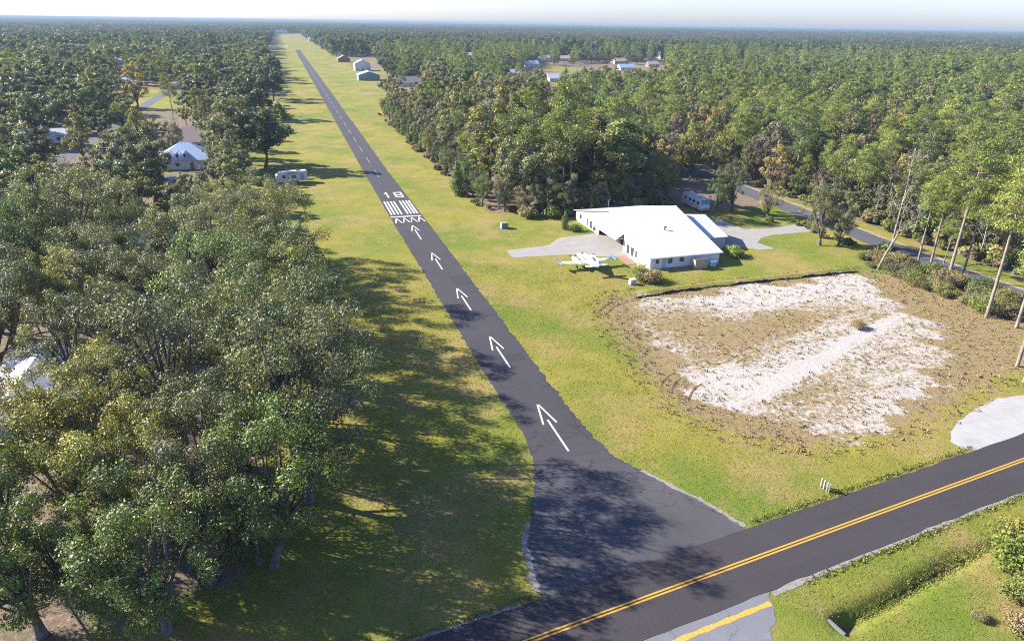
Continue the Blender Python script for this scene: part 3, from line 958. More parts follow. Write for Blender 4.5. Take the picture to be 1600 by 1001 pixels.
# ------------------------------------------------------------------ motorhomes
def motorhome():
    r = thing('motorhome', 'white and tan motorhome with a teal windscreen parked under the trees behind the garage', 'motorhome', (71.2, -3.0, 0), R(178))
    # length along local Y, front at +Y
    MB().prism([(-4.6, .55), (4.3, .55), (4.65, 1.1), (4.55, 1.9), (4.05, 3.1), (-4.6, 3.1)], 'x', -1.22, 1.22).build('body', M['rv_white'], r)
    MB().box((-1.18, -4.5, 3.1), (1.18, 3.9, 3.2), 0, .04).build('roof', M['rv_grey'], r)
    for y in (-2.6, 1.0): MB().box((-.45, y - .45, 3.2), (.45, y + .45, 3.5), 0, .06).build('roof_unit', M['rv_white'], r)
    MB().slab([(-1.08, 4.575, 1.93), (1.08, 4.575, 1.93), (1.08, 4.14, 2.98), (-1.08, 4.14, 2.98)], .03).build('windscreen', M['glass_teal'], r)
    for s_ in (-1, 1):
        for y0, y1 in ((2.6, 3.7), (.6, 1.8), (-1.3, -.3), (-3.6, -2.4)):
            window(r, 'x', (y0, 1.75), (y1, 2.5), s_ * 1.22, s_ * .04, .06, 'darkmetal')
        for z0, z1, m_ in ((1.15, 1.40, 'rv_tan'), (.80, .92, 'rv_tan')):
            MB().box((s_ * 1.222 - .006, -4.5, z0), (s_ * 1.222 + .006, 4.1, z1)).build('stripe', M[m_], r)
        for y in (2.7, -2.4):
            wo = MB().tube([(s_ * .95, y, .45), (s_ * 1.24, y, .45)], .45, 16).build('tyre', M['rubber'], r)
            MB().tube([(s_ * 1.20, y, .45), (s_ * 1.26, y, .45)], .22, 12).build('rim', M['steel'], wo)
        MB().box((s_ * .8 - .2, 4.60, .85), (s_ * .8 + .2, 4.70, 1.05), 0, .02).build('headlight', M['frame'], r)
    MB().box((-1.2, 4.5, .45), (1.2, 4.8, .70), 0, .05).build('bumper', M['steel'], r)
    r2 = thing('travel_trailer', 'pale grey travel trailer with a slide out parked beside the runway oaks', 'trailer', (-24.6, 51.2, 0), R(8))
    MB().prism([(-4.2, .6), (4.2, .6), (4.2, 3.2), (-3.0, 3.2), (-4.2, 2.3)], 'y', -1.22, 1.22).build('body', M['rv_white'], r2)
    MB().box((-2.9, -1.2, 3.2), (4.15, 1.2, 3.28), 0, .03).build('roof', M['rv_grey'], r2)
    MB().box((1.4, -.4, 3.28), (2.4, .4, 3.6), 0, .06).build('roof_unit', M['darkmetal'], r2)
    so_ = MB().box((-.9, -1.85, .95), (2.0, -1.22, 2.85), 0, .04).build('slide_out', M['rv_white'], r2)
    MB().box((-.2, -1.87, 1.6), (1.1, -1.845, 2.4)).build('pane', M['glass'], so_)
    window(r2, 'y', (-2.6, 1.6), (-1.7, 2.4), -1.22, -.04, .06, 'darkmetal')
    MB().box((2.5, -1.26, .75), (3.2, -1.2, 2.7)).build('door', M['rv_grey'], r2)
    MB().box((-4.15, -1.235, .95), (4.15, -1.222, 1.2)).build('stripe', M['plane_pale'], r2)
    MB().box((-1.0, -1.95, 2.86), (2.1, -1.2, 2.92)).build('awning', M['darkmetal'], r2)
    for x in (.4, 1.3):
        for s_ in (-1, 1):
            wo = MB().tube([(x, s_ * .9, .38), (x, s_ * 1.2, .38)], .38, 14).build('tyre', M['rubber'], r2)
    MB().tube([(-4.2, 0, .6), (-5.4, 0, .55)], .06, 5).build('hitch', M['darkmetal'], r2)
    r3 = thing('camper', 'small white camper seen through the oaks beside the row of sheds', 'trailer', (-56.3, 16.2, 0), R(4))
    MB().prism([(-3.0, .55), (3.0, .55), (3.15, 1.4), (2.7, 2.9), (-2.9, 2.9), (-3.1, 1.6)], 'x', -1.15, 1.15).build('body', M['rv_white'], r3)
    MB().box((-1.1, -2.8, 2.9), (1.1, 2.6, 2.97), 0, .03).build('roof', M['frame'], r3)
    MB().box((-.8, -3.12, 1.6), (.8, -3.02, 2.3)).build('pane', M['glass'], r3)
    MB().box((-1.16, -2.9, .8), (1.16, 2.9, 1.15)).build('stripe', M['rv_tan'], r3)
    for s_ in (-1, 1): MB().tube([(s_ * .85, -.4, .36), (s_ * 1.12, -.4, .36)], .36, 12).build('tyre', M['rubber'], r3)


motorhome()
HOUSES += [(70.4, -2.4, 6, 3), (-25, 51, 5, 3), (-56, 16, 3.2, 3)]

# ------------------------------------------------------------------ other buildings
def house(name, label, x, y, wx, wy, e, rz, wall, roof, ridge='x', hip=False, wins=3, rot=0.0, door=True, chim=False, cat='house', group=None, ext=None, tiny=False):
    h = thing(name, label, cat, (x, y, 0), rot, group)
    a, c = wx / 2, wy / 2
    b = MB().box((-a, -c, 0), (a, c, e))
    if not hip:
        if ridge == 'x':
            b.prism([(-c, e), (c, e), (0, rz - .12)], 'x', -a, a)
        else:
            b.prism([(-a, e), (a, e), (0, rz - .12)], 'y', -c, c)
    b.build('wall', M[wall], h)
    o = .5
    rb = MB()
    if hip:
        k = (rz - e) / min(a, c)
        zz = e - k * o + .05
        A, C_ = a + o, c + o
        r0 = max(0, a - c) if a > c else 0
        q0 = max(0, c - a) if c > a else 0
        P = [(-A, -C_, zz), (A, -C_, zz), (A, C_, zz), (-A, C_, zz), (-r0, -q0, rz), (r0, q0, rz)]
        if a >= c:
            rb.add(P, [(0, 1, 5, 4), (1, 2, 5), (2, 3, 4, 5), (3, 0, 4), (3, 2, 1, 0)])
        else:
            rb.add(P, [(0, 1, 4), (1, 2, 5, 4), (2, 3, 5), (3, 0, 4, 5), (3, 2, 1, 0)])
    elif ridge == 'x':
        k = (rz - e) / c
        zz = e - k * o + .05
        rb.slab([(-a - o, -c - o, zz), (a + o, -c - o, zz), (a + o, 0, rz), (-a - o, 0, rz)], .14)
        rb.slab([(-a - o, 0, rz - .002), (a + o, 0, rz - .002), (a + o, c + o, zz), (-a - o, c + o, zz)], .14)
    else:
        k = (rz - e) / a
        zz = e - k * o + .05
        rb.slab([(-a - o, -c - o, zz), (0, -c - o, rz), (0, c + o, rz), (-a - o, c + o, zz)], .14)
        rb.slab([(0, -c - o, rz - .002), (a + o, -c - o, zz), (a + o, c + o, zz), (0, c + o, rz - .002)], .14)
    ro = rb.build('roof', M[roof], h)
    if chim: MB().box((a * .3, -.4, e), (a * .3 + .8, .4, rz + .7)).build('chimney', M['wall_brick'], ro)
    if not tiny:
        for i in range(wins):
            cx = -a + (i + .5) * 2 * a / wins
            if door and i == wins // 2:
                dd = MB().box((cx - .5, -c - .05, .05), (cx + .5, -c + .01, 2.1)).build('door', M['wall_brick'], h)
            else:
                window(h, 'y', (cx - .65, .9), (cx + .65, 2.1), -c, -.05)
        for sx in (-1, 1):
            window(h, 'x', (-.8, .9), (.8, 2.1), sx * a, sx * .05)
    HOUSES.append((x, y, max(a, c) + 1.5, rz))
    return h


h = house('dormer_house', 'pale blue metal roofed house with small white dormers among the oaks', -55.0, 84.5, 16, 13, 3.0, 7.0, 'wall_white', 'roof_blue', hip=True, wins=4)
for i in range(4):
    x0 = -6.6 + i * 2.1
    d = MB().prism([(x0, 3.3), (x0 + 1.3, 3.3), (x0 + 1.3, 4.5), (x0 + .65, 5.2), (x0, 4.5)], 'y', -6.2, -2.6)
    do = d.build('dormer', M['wall_white'], h)
    MB().box((x0 + .3, -6.23, 3.6), (x0 + 1.0, -6.18, 4.5)).build('pane', M['glass'], do)
pb = MB().slab([(-9.6, -6.4, 2.5), (-7.5, -6.4, 2.9), (-7.5, 6.4, 2.9), (-9.6, 6.4, 2.5)], .12).build('porch_roof', M['roof_white'], h)
for i in range(6): MB().tube([(-9.4, -6 + i * 2.4, 0), (-9.4, -6 + i * 2.4, 2.45)], .12, 6).build('porch_post', M['frame'], h)
house('ranch_house', 'brown shingled hip roofed house just beyond the pale blue roofed house', -58, 121, 18, 14, 2.9, 7.2, 'wall_cream', 'roof_brown', hip=True, wins=5, chim=True)
house('metal_barn', 'large pale metal roofed barn half hidden by the oaks nearest the road', -54.5, -68.5, 9.5, 14, 3.4, 5.6, 'wall_grey', 'roof_grey', 'y', wins=3, door=False, cat='barn')
house('storage_shed', 'small pale metal roofed shed alone in the middle of the oak wood', -55.5, -33, 5.5, 5, 2.6, 3.6, 'wall_grey', 'roof_blue', 'x', wins=1, door=True, cat='shed')
house('workshop', 'grey shingled workshop among the oaks beside the white camper', -56, -7.5, 8, 10, 2.8, 5.0, 'wall_grey', 'roof_grey', 'y', wins=2, cat='shed')
house('metal_shed', 'teal grey metal gable shed on the grass beside the runway', 38, 420, 16, 14, 4.0, 6.6, 'wall_teal', 'roof_teal', 'y', wins=0, door=False, cat='shed')
house('two_storey_house', 'tall white house behind the teal metal shed', 45, 531, 14, 12, 6.2, 9.5, 'wall_white', 'roof_grey', 'y', wins=3)
house('ranch_house', 'grey shingled house behind the trees right of the teal shed', 62, 360, 20, 13, 2.9, 6.5, 'wall_white', 'roof_shingle', 'x', wins=4, chim=True)
house('ranch_house', 'white walled house with a red gable by the far right runway verge', 40, 676, 13, 11, 3.6, 7.0, 'wall_brick', 'roof_pink', 'y', wins=3)
house('ranch_house', 'pale blue white house beside the yellow tree', -123, 371, 17, 13, 3.2, 6.4, 'wall_white', 'roof_blue', 'y', wins=3)
house('ranch_house', 'white roofed house beside the big dark oak on its left yard', -108, 145, 13, 10, 2.8, 4.6, 'wall_white', 'roof_grey', 'x', wins=3)
house('ranch_house', 'pale house in the woods above the right of the teal shed', 207, 774, 16, 12, 3.2, 6.4, 'wall_cream', 'roof_grey', 'x', wins=3)
VIL = [('pink roofed house in the clearing of the far settlement', 306, 690, 26, 14, 'roof_pink', 'wall_cream'), ('dark shingled house at the top of the far settlement', 440, 742, 16, 13, 'roof_shingle', 'wall_cream'),
       ('long white roofed house between two dark roofs of the far settlement', 470, 745, 15, 10, 'roof_white', 'wall_white'), ('dark roofed house furthest right in the far settlement', 500, 820, 20, 14, 'roof_shingle', 'wall_brick'),
       ('pale blue roofed house lowest in the far settlement', 300, 510, 16, 10, 'roof_blue', 'wall_white'), ('pinkish house under the dark roofed house of the far settlement', 348, 625, 18, 11, 'roof_pink', 'wall_cream'),
       ('white house nearest the brown field of the far settlement', 178, 383, 13, 10, 'roof_white', 'wall_white'), ('grey house left of the brown field in the far settlement', 222, 575, 15, 12, 'roof_grey', 'wall_white'),
       ('small white house with a brown front right of the far settlement', 355, 560, 12, 8, 'roof_white', 'wall_brick'), ('white shed beside the pink roofed house', 288, 705, 10, 8, 'roof_white', 'wall_white'),
       ('white gable house left of the pink roofed house', 268, 680, 10, 9, 'roof_white', 'wall_white'), ('pale brown house alone right of the far settlement', 578, 720, 16, 11, 'roof_pink', 'wall_white'),
       ('grey roofed house at the left edge of the far settlement', 160, 440, 14, 11, 'roof_grey', 'wall_cream'), ('white roof glimpsed deep in the woods beyond the right pines', 580, 605, 13, 10, 'roof_white', 'wall_white')]
for lab, x, y, wx, wy, rf, wl in VIL:
    house('village_house', lab, x, y, wx, wy, 3.0, 6.0, wl, rf, 'x', wins=3, group='houses of the far settlement')
house('far_hangar', 'white hangar at the very end of the grass strip', -18, 2330, 40, 30, 8, 12, 'wall_white', 'roof_white', 'y', wins=0, door=False, cat='hangar')
house('far_house', 'grey roofed house near the far end of the grass strip', 44, 1500, 22, 16, 4, 8, 'wall_white', 'roof_grey', 'x', wins=3)
house('far_house', 'pale roofed house left of the far end of the runway', -40, 1010, 16, 14, 3.4, 6.5, 'wall_white', 'roof_grey', 'y', wins=2)
house('far_house', 'bluish roofed house in the far left woods', -178, 640, 18, 14, 3.4, 6.8, 'wall_white', 'roof_blue', 'y', wins=3)

# covered boat and trailer by the barn
for x, y, lab, rz_ in ((-47.5, -77.5, 'dark blue tarpaulin heap beside the large pale barn', .4), (-55.5, -84, 'dark blue covered trailer nearest the left edge below the barn', -.2)):
    tb = thing('covered_boat', lab, 'boat', (x, y, 0), rz_)
    MB().loft([ell(0, yy, .85, a, c, 12) for yy, a, c in ((3.2, .1, .15), (2.4, .7, .45), (.5, 1.15, .65), (-1.8, 1.15, .6), (-2.8, .95, .45))]).build('cover', M['tarp'], tb, True)
    for s_ in (-1, 1): MB().tube([(s_ * .85, -.6, .3), (s_ * 1.1, -.6, .3)], .3, 12).build('tyre', M['rubber'], tb)
    MB().tube([(0, 2.4, .5), (0, 4.3, .45)], .05, 5).build('tow_bar', M['steel'], tb)

# ------------------------------------------------------------------ silt fence, posts, headwall
sf = thing('silt_fence', 'low black silt fence along the back edge of the white sand lot', 'fence', (0, 0, 0))
fp = []
for i in range(93):
    x = 29 + i * .5
    fp.append((x, -55.6 + 1.6 * (1 - math.exp(-(x - 29) / 9)) + .12 * math.sin(x * .9) - .006 * (x - 29), (.40 + .10 * math.sin(x * 1.3) + .07 * math.sin(x * 3.7)) * (.55 + .45 * math.sin(x * .21) ** 2)))
b = MB()
b.loft([[(x, y - .05, -.05), (x, y + .05, -.05), (x + .02, y + .18, h_), (x - .02, y + .10, h_ + .03)] for x, y, h_ in fp])
b.build('fabric', M['fabric'], sf)
for x, y, h_ in fp[::5]:
    MB().box((x - .025, y + .19, -.1), (x + .025, y + .24, h_ + .2)).build('stake', M['wood'], sf)
for i, (u, v, lab) in enumerate(((1283, 760, 'leftmost of the four short white posts by the road'), (1287, 763, 'second short white post from the left by the road'), (1291.5, 766, 'third short white post from the left by the road'),
                                 (1294.5, 768.5, 'rightmost short white post by the road, grey on its shaded face'))):
    P = at(u, v)
    po = thing('marker_post', lab, 'post', (P.x, P.y, 0), R(12 * i), 'short white posts beside the road')
    MB().prism([(-.10, -.1), (.10, -.1), (.10, .92), (0, 1.02), (-.10, .92)], 'y', -.05, .05).build('board', M['post'], po)
    MB().box((-.08, -.056, .62), (.08, -.0505, .86)).build('plate', M['rv_grey'], po)
hw = thing('drain_headwall', 'weathered concrete headwall at the dark end of the roadside ditch', 'headwall', (12.45, -121.8, 0), R(8))
MB().box((-.10, -.8, -1.1), (.10, .8, .05), 0, .02).build('wall', M['oldroad'], hw)
MB().tube([(.10, 0, -.55), (.22, 0, -.55)], .3, 14).build('pipe_mouth', M['dark'], hw)  # closed plug; its dark colour stands for the shaded hollow

# ------------------------------------------------------------------ foliage
def quads(P, A, B):
    """diamond leaves at P with half axes A, B"""
    n = len(P)
    V = np.empty((n, 4, 3), np.float32)
    V[:, 0], V[:, 1], V[:, 2], V[:, 3] = P - A, P - B, P + A, P + B
    return V.reshape(-1, 3), np.arange(n * 4).reshape(n, 4)


def unit(n, r):
    v = r.normal(0, 1, (n, 3))
    return v / np.linalg.norm(v, axis=1, keepdims=True)


def leaf_cloud(clumps, total, size, r, aspect=.55, up=.35, shell=2.0, hue_sd=.18, tint_sd=.18, leaf_sd=.16, droop=0.0, gap=0.0):
    """clumps: list of (centre, radii, tint offset).  Leaves fill each clump, more of them near its skin."""
    C = np.array([c[0] for c in clumps], float)
    Rr = np.array([c[1] for c in clumps], float)
    wgt = (Rr[:, 0] * Rr[:, 1] * Rr[:, 2]) ** (2 / 3)
    cnt = np.maximum(3, (total * wgt / wgt.sum())).astype(int)
    idx = np.repeat(np.arange(len(clumps)), cnt)
    n = len(idx)
    d = unit(n, r)
    rad = r.random(n) ** (1 / (1 + shell))
    # lumpy skin
    lump = 1 + .22 * np.sin(d[:, 0] * 5 + idx * 1.7) * np.cos(d[:, 1] * 4 + idx * 2.3) + r.normal(0, .10, n)
    P = C[idx] + d * (rad * lump)[:, None] * Rr[idx]
    if droop: P[:, 2] -= droop * r.random(n) ** 3
    nrm = d * .7 + unit(n, r) * .8 + np.array([0, 0, up])
    nrm /= np.linalg.norm(nrm, axis=1, keepdims=True)
    a = np.cross(nrm, unit(n, r))
    a /= np.linalg.norm(a, axis=1, keepdims=True) + 1e-9
    b = np.cross(nrm, a)
    s = size * (.55 + .9 * r.random(n)) * .5
    V, F = quads(P, a * s[:, None], b * (s * aspect)[:, None])
    ct = 1 + r.normal(0, tint_sd, len(clumps))
    ch = .5 + r.normal(0, hue_sd, len(clumps))
    tint = np.clip(ct[idx] + r.normal(0, leaf_sd, n), .45, 1.75)
    hue = np.clip(ch[idx] + r.normal(0, .12, n), 0, 1)
    return V, F, tint, hue


def crown_mesh(name, cloud, mat):
    V, F, tint, hue = cloud
    return raw_mesh(name, V, F, [mat], None, False, {'tint': ('FACE', tint), 'hue': ('FACE', hue)})


def curve_pts(a, b, r, n=5, sag=.12, lift=0.0):
    a, b = np.asarray(a, float), np.asarray(b, float)
    L = np.linalg.norm(b - a)
    mid = (a + b) / 2 + r.normal(0, sag * L, 3) + np.array([0, 0, lift * L])
    out = []
    for i in range(n):
        k = i / (n - 1)
        out.append((1 - k) ** 2 * a + 2 * k * (1 - k) * mid + k * k * b)
    return out


def oak(seed, leaves, size, H=16.0, Rc=6.4, h0=.30, ncl=46, dens=1.0, twig=True, flat=.78, bark='bark', mat='leaf'):
    r = np.random.default_rng(seed)
    cl, tips = [], []
    base = H * h0
    cz, rz = base + (H - base) * .52, (H - base) * .50
    lean = r.normal(0, .6, 2)
    big = [unit(1, r)[0] for _ in range(6)]
    k = 0
    while len(cl) < ncl and k < 4000:
        k += 1
        d = unit(1, r)[0]
        q = .30 + .62 * r.random() ** .55
        lobe = 1 + .24 * max(float(d @ g_) for g_ in big) - .16
        c = np.array([d[0] * Rc * q * lobe + lean[0], d[1] * Rc * q * lobe + lean[1], cz + d[2] * rz * q * (1.0 if d[2] > 0 else .85)])
        rr = Rc * (.11 + .12 * r.random())
        if all(np.linalg.norm((c - o[0]) / np.array([1, 1, .8])) > (rr + o[1][0]) * .50 for o in cl):
            cl.append((c, (rr, rr * (.85 + .3 * r.random()), rr * flat * (.8 + .4 * r.random())), 0))
    cloud = leaf_cloud(cl, int(leaves * dens), size, r, droop=.0)
    b = MB()
    top = np.array([lean[0] * .5, lean[1] * .5, base + (H - base) * .35])
    tr = H * .020 + .06
    fork = np.array([r.normal(0, .3), r.normal(0, .3), base])
    b.tube([(0, 0, -.3), (0, 0, .25), tuple(fork * .5), tuple(fork)], [tr * 1.7, tr * 1.15, tr, tr * .85], 8)
    b.tube(curve_pts(fork, top + np.array([0, 0, (H - base) * .3]), r, 5, .06), [tr * .8, tr * .65, tr * .45, tr * .28, tr * .1], 6)
    order = r.permutation(len(cl))[:(20 if twig else 7)]
    for j in order:
        c = cl[j][0]
        s0 = fork + (top - fork) * r.random() * .8
        w_ = tr * (.30 + .30 * r.random())
        b.tube(curve_pts(s0, c, r, 5, .10, .06), [w_, w_ * .8, w_ * .58, w_ * .38, w_ * .12], 5)
    return b.mesh('trunk', M[bark], True), crown_mesh('crown', cloud, M[mat])


def pine(seed, leaves, size, H=23.0, Rc=3.3, h0=.56, ncl=44, lean=0.6, twig=True):
    r = np.random.default_rng(seed)
    cl = []
    base = H * h0
    b = MB()
    tr = H * .0095 + .05
    bend = r.normal(0, lean, 2)
    ax = lambda z: np.array([bend[0] * (z / H) ** 2, bend[1] * (z / H) ** 2, z])
    zs = [-.3, .4, H * .2, H * .4, H * .6, H * .8, H * .97]
    b.tube([tuple(ax(z)) for z in zs], [tr * 1.35, tr * 1.05, tr * .95, tr * .85, tr * .68, tr * .42, tr * .12], 8)
    for i in range(ncl):
        f = (i + r.random()) / ncl
        z = base + (H - base) * f ** .9
        prof = math.sin(min(1, (1.02 - f) * 1.25) ** .7 * math.pi * .5) * (.65 + .35 * min(1, f * 4))
        a = r.random() * 2 * math.pi
        rad = Rc * prof * (.35 + .65 * r.random() ** .6)
        s0 = ax(z - rad * .15)
        c = ax(z) + np.array([math.cos(a) * rad, math.sin(a) * rad, rad * .12 + r.normal(0, .2)])
        rr = (.72 + .5 * r.random()) * Rc / 3.3 * (1.1 - .3 * f)
        cl.append((c, (rr * 1.15, rr * 1.15, rr * .62), 0))
        if twig or i % 4 == 0:
            b.tube([tuple(s0), tuple((s0 + c) / 2 + np.array([0, 0, -.15])), tuple(c)], [tr * .28, tr * .2, tr * .07], 4)
    if twig:
        for i in range(7):
            z = H * (.3 + .28 * r.random())
            a = r.random() * 6.28
            L = .5 + 1.0 * r.random()
            b.tube([tuple(ax(z)), tuple(ax(z) + np.array([math.cos(a) * L, math.sin(a) * L, .1]))], [tr * .16, tr * .04], 4)
    cloud = leaf_cloud(cl, leaves, size, r, aspect=.30, up=.15, shell=1.2, hue_sd=.14, tint_sd=.16)
    return b.mesh('trunk', M['bark_pine'], True), crown_mesh('crown', cloud, M['needle'])


def bare(seed, H=12.0, Rc=4.0, leaves=700, bark='bark_pale', n1=10):
    """thin crowned tree: branch work with a few leaves left"""
    r = np.random.default_rng(seed)
    b = MB()
    tr = H * .012 + .04
    cl = []
    b.tube([(0, 0, -.3), (.1, 0, H * .3), (-.1, .15, H * .6), (0, 0, H * .96)], [tr * 1.2, tr, tr * .7, tr * .12], 7)
    for i in range(n1):
        z = H * (.3 + .6 * i / n1)
        a = i * 2.4 + r.random()
        L = Rc * (1.05 - .6 * i / n1) * (.7 + .5 * r.random())
        e = np.array([math.cos(a) * L, math.sin(a) * L, z + L * (.6 + .4 * r.random())])
        pts = curve_pts((0, 0, z), e, r, 5, .08)
        b.tube(pts, [tr * .45, tr * .36, tr * .26, tr * .16, tr * .05], 4)
        for j in range(6):
            k = pts[1 + j % 4]
            e2 = np.asarray(k) + unit(1, r)[0] * L * .38 + np.array([0, 0, L * .22])
            b.tube([k, (k + e2) / 2 + r.normal(0, .1, 3), e2], [tr * .18, tr * .12, tr * .03], 3)
            cl.append((e2, (L * .2, L * .2, L * .16), 0))
    return b.mesh('trunk', M[bark], True), crown_mesh('crown', leaf_cloud(cl, leaves, .3, r), M['leaf'])


def bush(seed, leaves, size, H=1.6, Rc=1.5, ncl=9, mat='shrubleaf'):
    r = np.random.default_rng(seed)
    cl = []
    for i in range(ncl):
        a, q = r.random() * 6.28, r.random() ** .6
        c = np.array([math.cos(a) * Rc * .65 * q, math.sin(a) * Rc * .65 * q, H * (.25 + .45 * (1 - q * .7) * (.5 + .5 * r.random()))])
        rr = Rc * (.18 + .22 * r.random())
        cl.append((c, (rr, rr, min(rr * .9, c[2] * 1.02 + .05, H * .42)), 0))
    b = MB()
    for i in range(5):
        b.tube(curve_pts((r.normal(0, .1), r.normal(0, .1), -.05), cl[i % ncl][0], r, 4, .1), [.05, .04, .03, .012], 4)
    return b.mesh('stem', M['bark'], True), crown_mesh('foliage', leaf_cloud(cl, leaves, size, r, tint_sd=.15), M[mat])


def cedar(seed, leaves, size, H=7.0, Rc=2.0):
    r = np.random.default_rng(seed)
    cl = []
    for i in range(46):
        f = (i + r.random()) / 46
        rad = Rc * (1 - f) ** .75 * (.35 + .65 * r.random())
        a = r.random() * 6.28
        rr = Rc * (.42 - .25 * f)
        cl.append((np.array([math.cos(a) * rad * .8, math.sin(a) * rad * .8, H * (.06 + .86 * f)]), (rr, rr, rr * 1.25), 0))
    b = MB().tube([(0, 0, -.2), (0, 0, H * .5), (0, 0, H * .93)], [.15, .1, .03], 6)
    return b.mesh('trunk', M['bark'], True), crown_mesh('crown', leaf_cloud(cl, leaves, size, r, tint_sd=.10, hue_sd=.1), M['leaf'])


# the kinds: three levels of leaf size, by how far from the camera they stand
LIB = {
    'oak': {0: [oak(100 + i, 23000, .22, 17 + (i % 3), 6.2 + .5 * (i % 3), .13, 72) for i in range(5)],
            1: [oak(120 + i, 11000, .46, 16, 6.6, .14, 52) for i in range(5)],
            2: [oak(140 + i, 3200, .85, 15, 6.6, .14, 40, twig=False) for i in range(4)]},
    'loose': {0: [oak(200 + i, 17000, .21, 15.5, 5.0, .10, 52, flat=.95) for i in range(3)],
              1: [oak(220 + i, 6200, .40, 15, 4.6, .07, 48, flat=1.0) for i in range(5)],
              2: [oak(240 + i, 1800, .80, 15, 4.8, .07, 34, twig=False) for i in range(3)]},
    'pine': {0: [pine(300 + i, 10500, .38, 25, 4.2, .64, 62) for i in range(4)],
             1: [pine(320 + i, 6400, .54, 23, 5.0, .40, 60) for i in range(5)],
             2: [pine(340 + i, 1700, 1.0, 22, 4.6, .36, 36, twig=False) for i in range(4)]},
    'bare': {0: [bare(400 + i, 12, 4.2, 500) for i in range(2)], 1: [bare(410 + i, 12, 4.4, 700) for i in range(3)], 2: [bare(420 + i, 12, 4.4, 500, n1=8) for i in range(2)]},
    'bush': {0: [bush(500 + i, 4200, .15, 1.5 + .35 * (i % 3), 1.9, 17) for i in range(5)], 1: [bush(520 + i, 1100, .32, 1.8, 1.7) for i in range(4)], 2: [bush(540 + i, 400, .55, 2.0, 1.9, 7) for i in range(2)]},
    'cedar': {0: [cedar(600 + i, 5200, .24) for i in range(2)], 1: [cedar(610 + i, 2600, .36) for i in range(3)], 2: [cedar(620 + i, 900, .6) for i in range(2)]},
}
CROWN = {'oak': (16, 6.6), 'loose': (14.5, 5), 'pine': (23, 3.5), 'bare': (12, 4.3), 'bush': (1.7, 1.7), 'cedar': (7, 2)}
PAL = {'honey': (.265, .215, .080),'far_a': (.050, .068, .030), 'far_b': (.062, .090, .028), 'far_c': (.092, .098, .050), 'far_d': (.080, .104, .034),  # leaf albedo, real-world dark greens
    'oak_grey': (.142, .150, .070), 'oak_olive': (.172, .172, .048), 'oak_dark': (0.080, 0.102, 0.040), 'oak_yellow': (.195, .185, .044), 'oak_green': (.108, .146, .040),
    'brown': (.165, .135, .070), 'rust': (0.235, 0.165, 0.075), 'tan': (.225, .200, .092), 'gold': (0.360, 0.270, 0.065), 'pine': (.160, .195, .046), 'pine_dark': (.112, .150, .040),
    'pine_bright': (.185, .215, .046), 'grey': (.200, .185, .130), 'shrub': (0.130, 0.155, 0.040), 'bright': (.150, .190, .036), 'straw': (0.260, 0.200, 0.100), 'cedar': (.080, .130, .036), 'plum': (0.135, 0.100, 0.080)}
WORDS = {'honey': 'yellowish tan','oak_grey': 'grey green', 'oak_olive': 'olive green', 'oak_dark': 'dark green', 'oak_yellow': 'yellowish green', 'oak_green': 'mid green', 'brown': 'brownish', 'rust': 'rusty brown', 'tan': 'tan',
         'gold': 'golden yellow', 'pine': 'fresh green', 'pine_dark': 'deep green', 'pine_bright': 'bright green', 'grey': 'grey', 'shrub': 'green', 'bright': 'bright green', 'straw': 'straw coloured', 'cedar': 'dark green', 'plum': 'purplish brown'}
NAME = {'oak': ('oak_tree', 'tree'), 'loose': ('broadleaf_tree', 'tree'), 'pine': ('pine_tree', 'tree'), 'bare': ('bare_tree', 'tree'), 'bush': ('shrub', 'shrub'), 'cedar': ('cedar_tree', 'tree')}
NOUN = {'oak': 'oak', 'loose': 'broadleaf', 'pine': 'pine', 'bare': 'bare tree', 'bush': 'shrub', 'cedar': 'cone shaped cedar'}
ONES = 'zero one two three four five six seven eight nine ten eleven twelve thirteen fourteen fifteen sixteen seventeen eighteen nineteen'.split()
TENS = 'x x twenty thirty forty fifty sixty seventy eighty ninety'.split()


def words_of(n):
    n = int(max(0, min(99, round(n))))
    return ONES[n] if n < 20 else TENS[n // 10] + ('-' + ONES[n % 10] if n % 10 else '')


def lod_of(x, y):
    d = dist(x, y)
    return 0 if d < 150 else 1 if d < 330 else 2


def grow(kind, x, y, scale, colour, label=None, place='', group=None, rz=None, var=None, sz=1.0, tilt=(0, 0), lod=None, name=None, cat=None, part=('trunk', 'crown')):
    """one tree or shrub: an Empty at its foot, its trunk and its crown"""
    L = lod_of(x, y) if lod is None else lod
    lib = LIB[kind][L]
    tm, cm = lib[(var if var is not None else random.randrange(len(lib))) % len(lib)]
    if label is None:
        cx, cy = px((x, y, CROWN[kind][0] * scale * sz * (.62 if kind != 'pine' else .78)))
        label = f"{WORDS[colour]} {NOUN[kind]} {place}, {words_of(cx / 16)} percent across, {words_of(cy / 10.01)} down"
    nm, ct = NAME[kind]
    o = thing(name or nm, label, cat or ct, (x, y, 0), random.uniform(0, 6.28) if rz is None else rz, group)
    o.rotation_euler = (tilt[0], tilt[1], o.rotation_euler[2])
    o.scale = (scale, scale, scale * sz)
    for m_, n_, c_ in ((tm, part[0], None), (cm, part[1], PAL[colour])):
        q = bpy.data.objects.new(n_, m_)
        COL.objects.link(q)
        q.parent = o
        if c_: q.color = (*c_, 1)
    return o


# ------------------------------------------------------------------ single trees that stand out
TAKEN = []   # (x, y, r)


def hero(kind, x, y, scale, colour, label, **kw):
    TAKEN.append((x, y, CROWN[kind][1] * scale * .75))
    return grow(kind, x, y, scale, colour, label, group=kw.pop('group', None), **kw)


def lean_to(u, v, x, y, H):
    """tilt that puts the top of a trunk of height H above image point (u, v) - a leaning trunk"""
    P = at(u, v, H)
    return math.atan2(-(P.y - y), H), math.atan2(P.x - x, H)


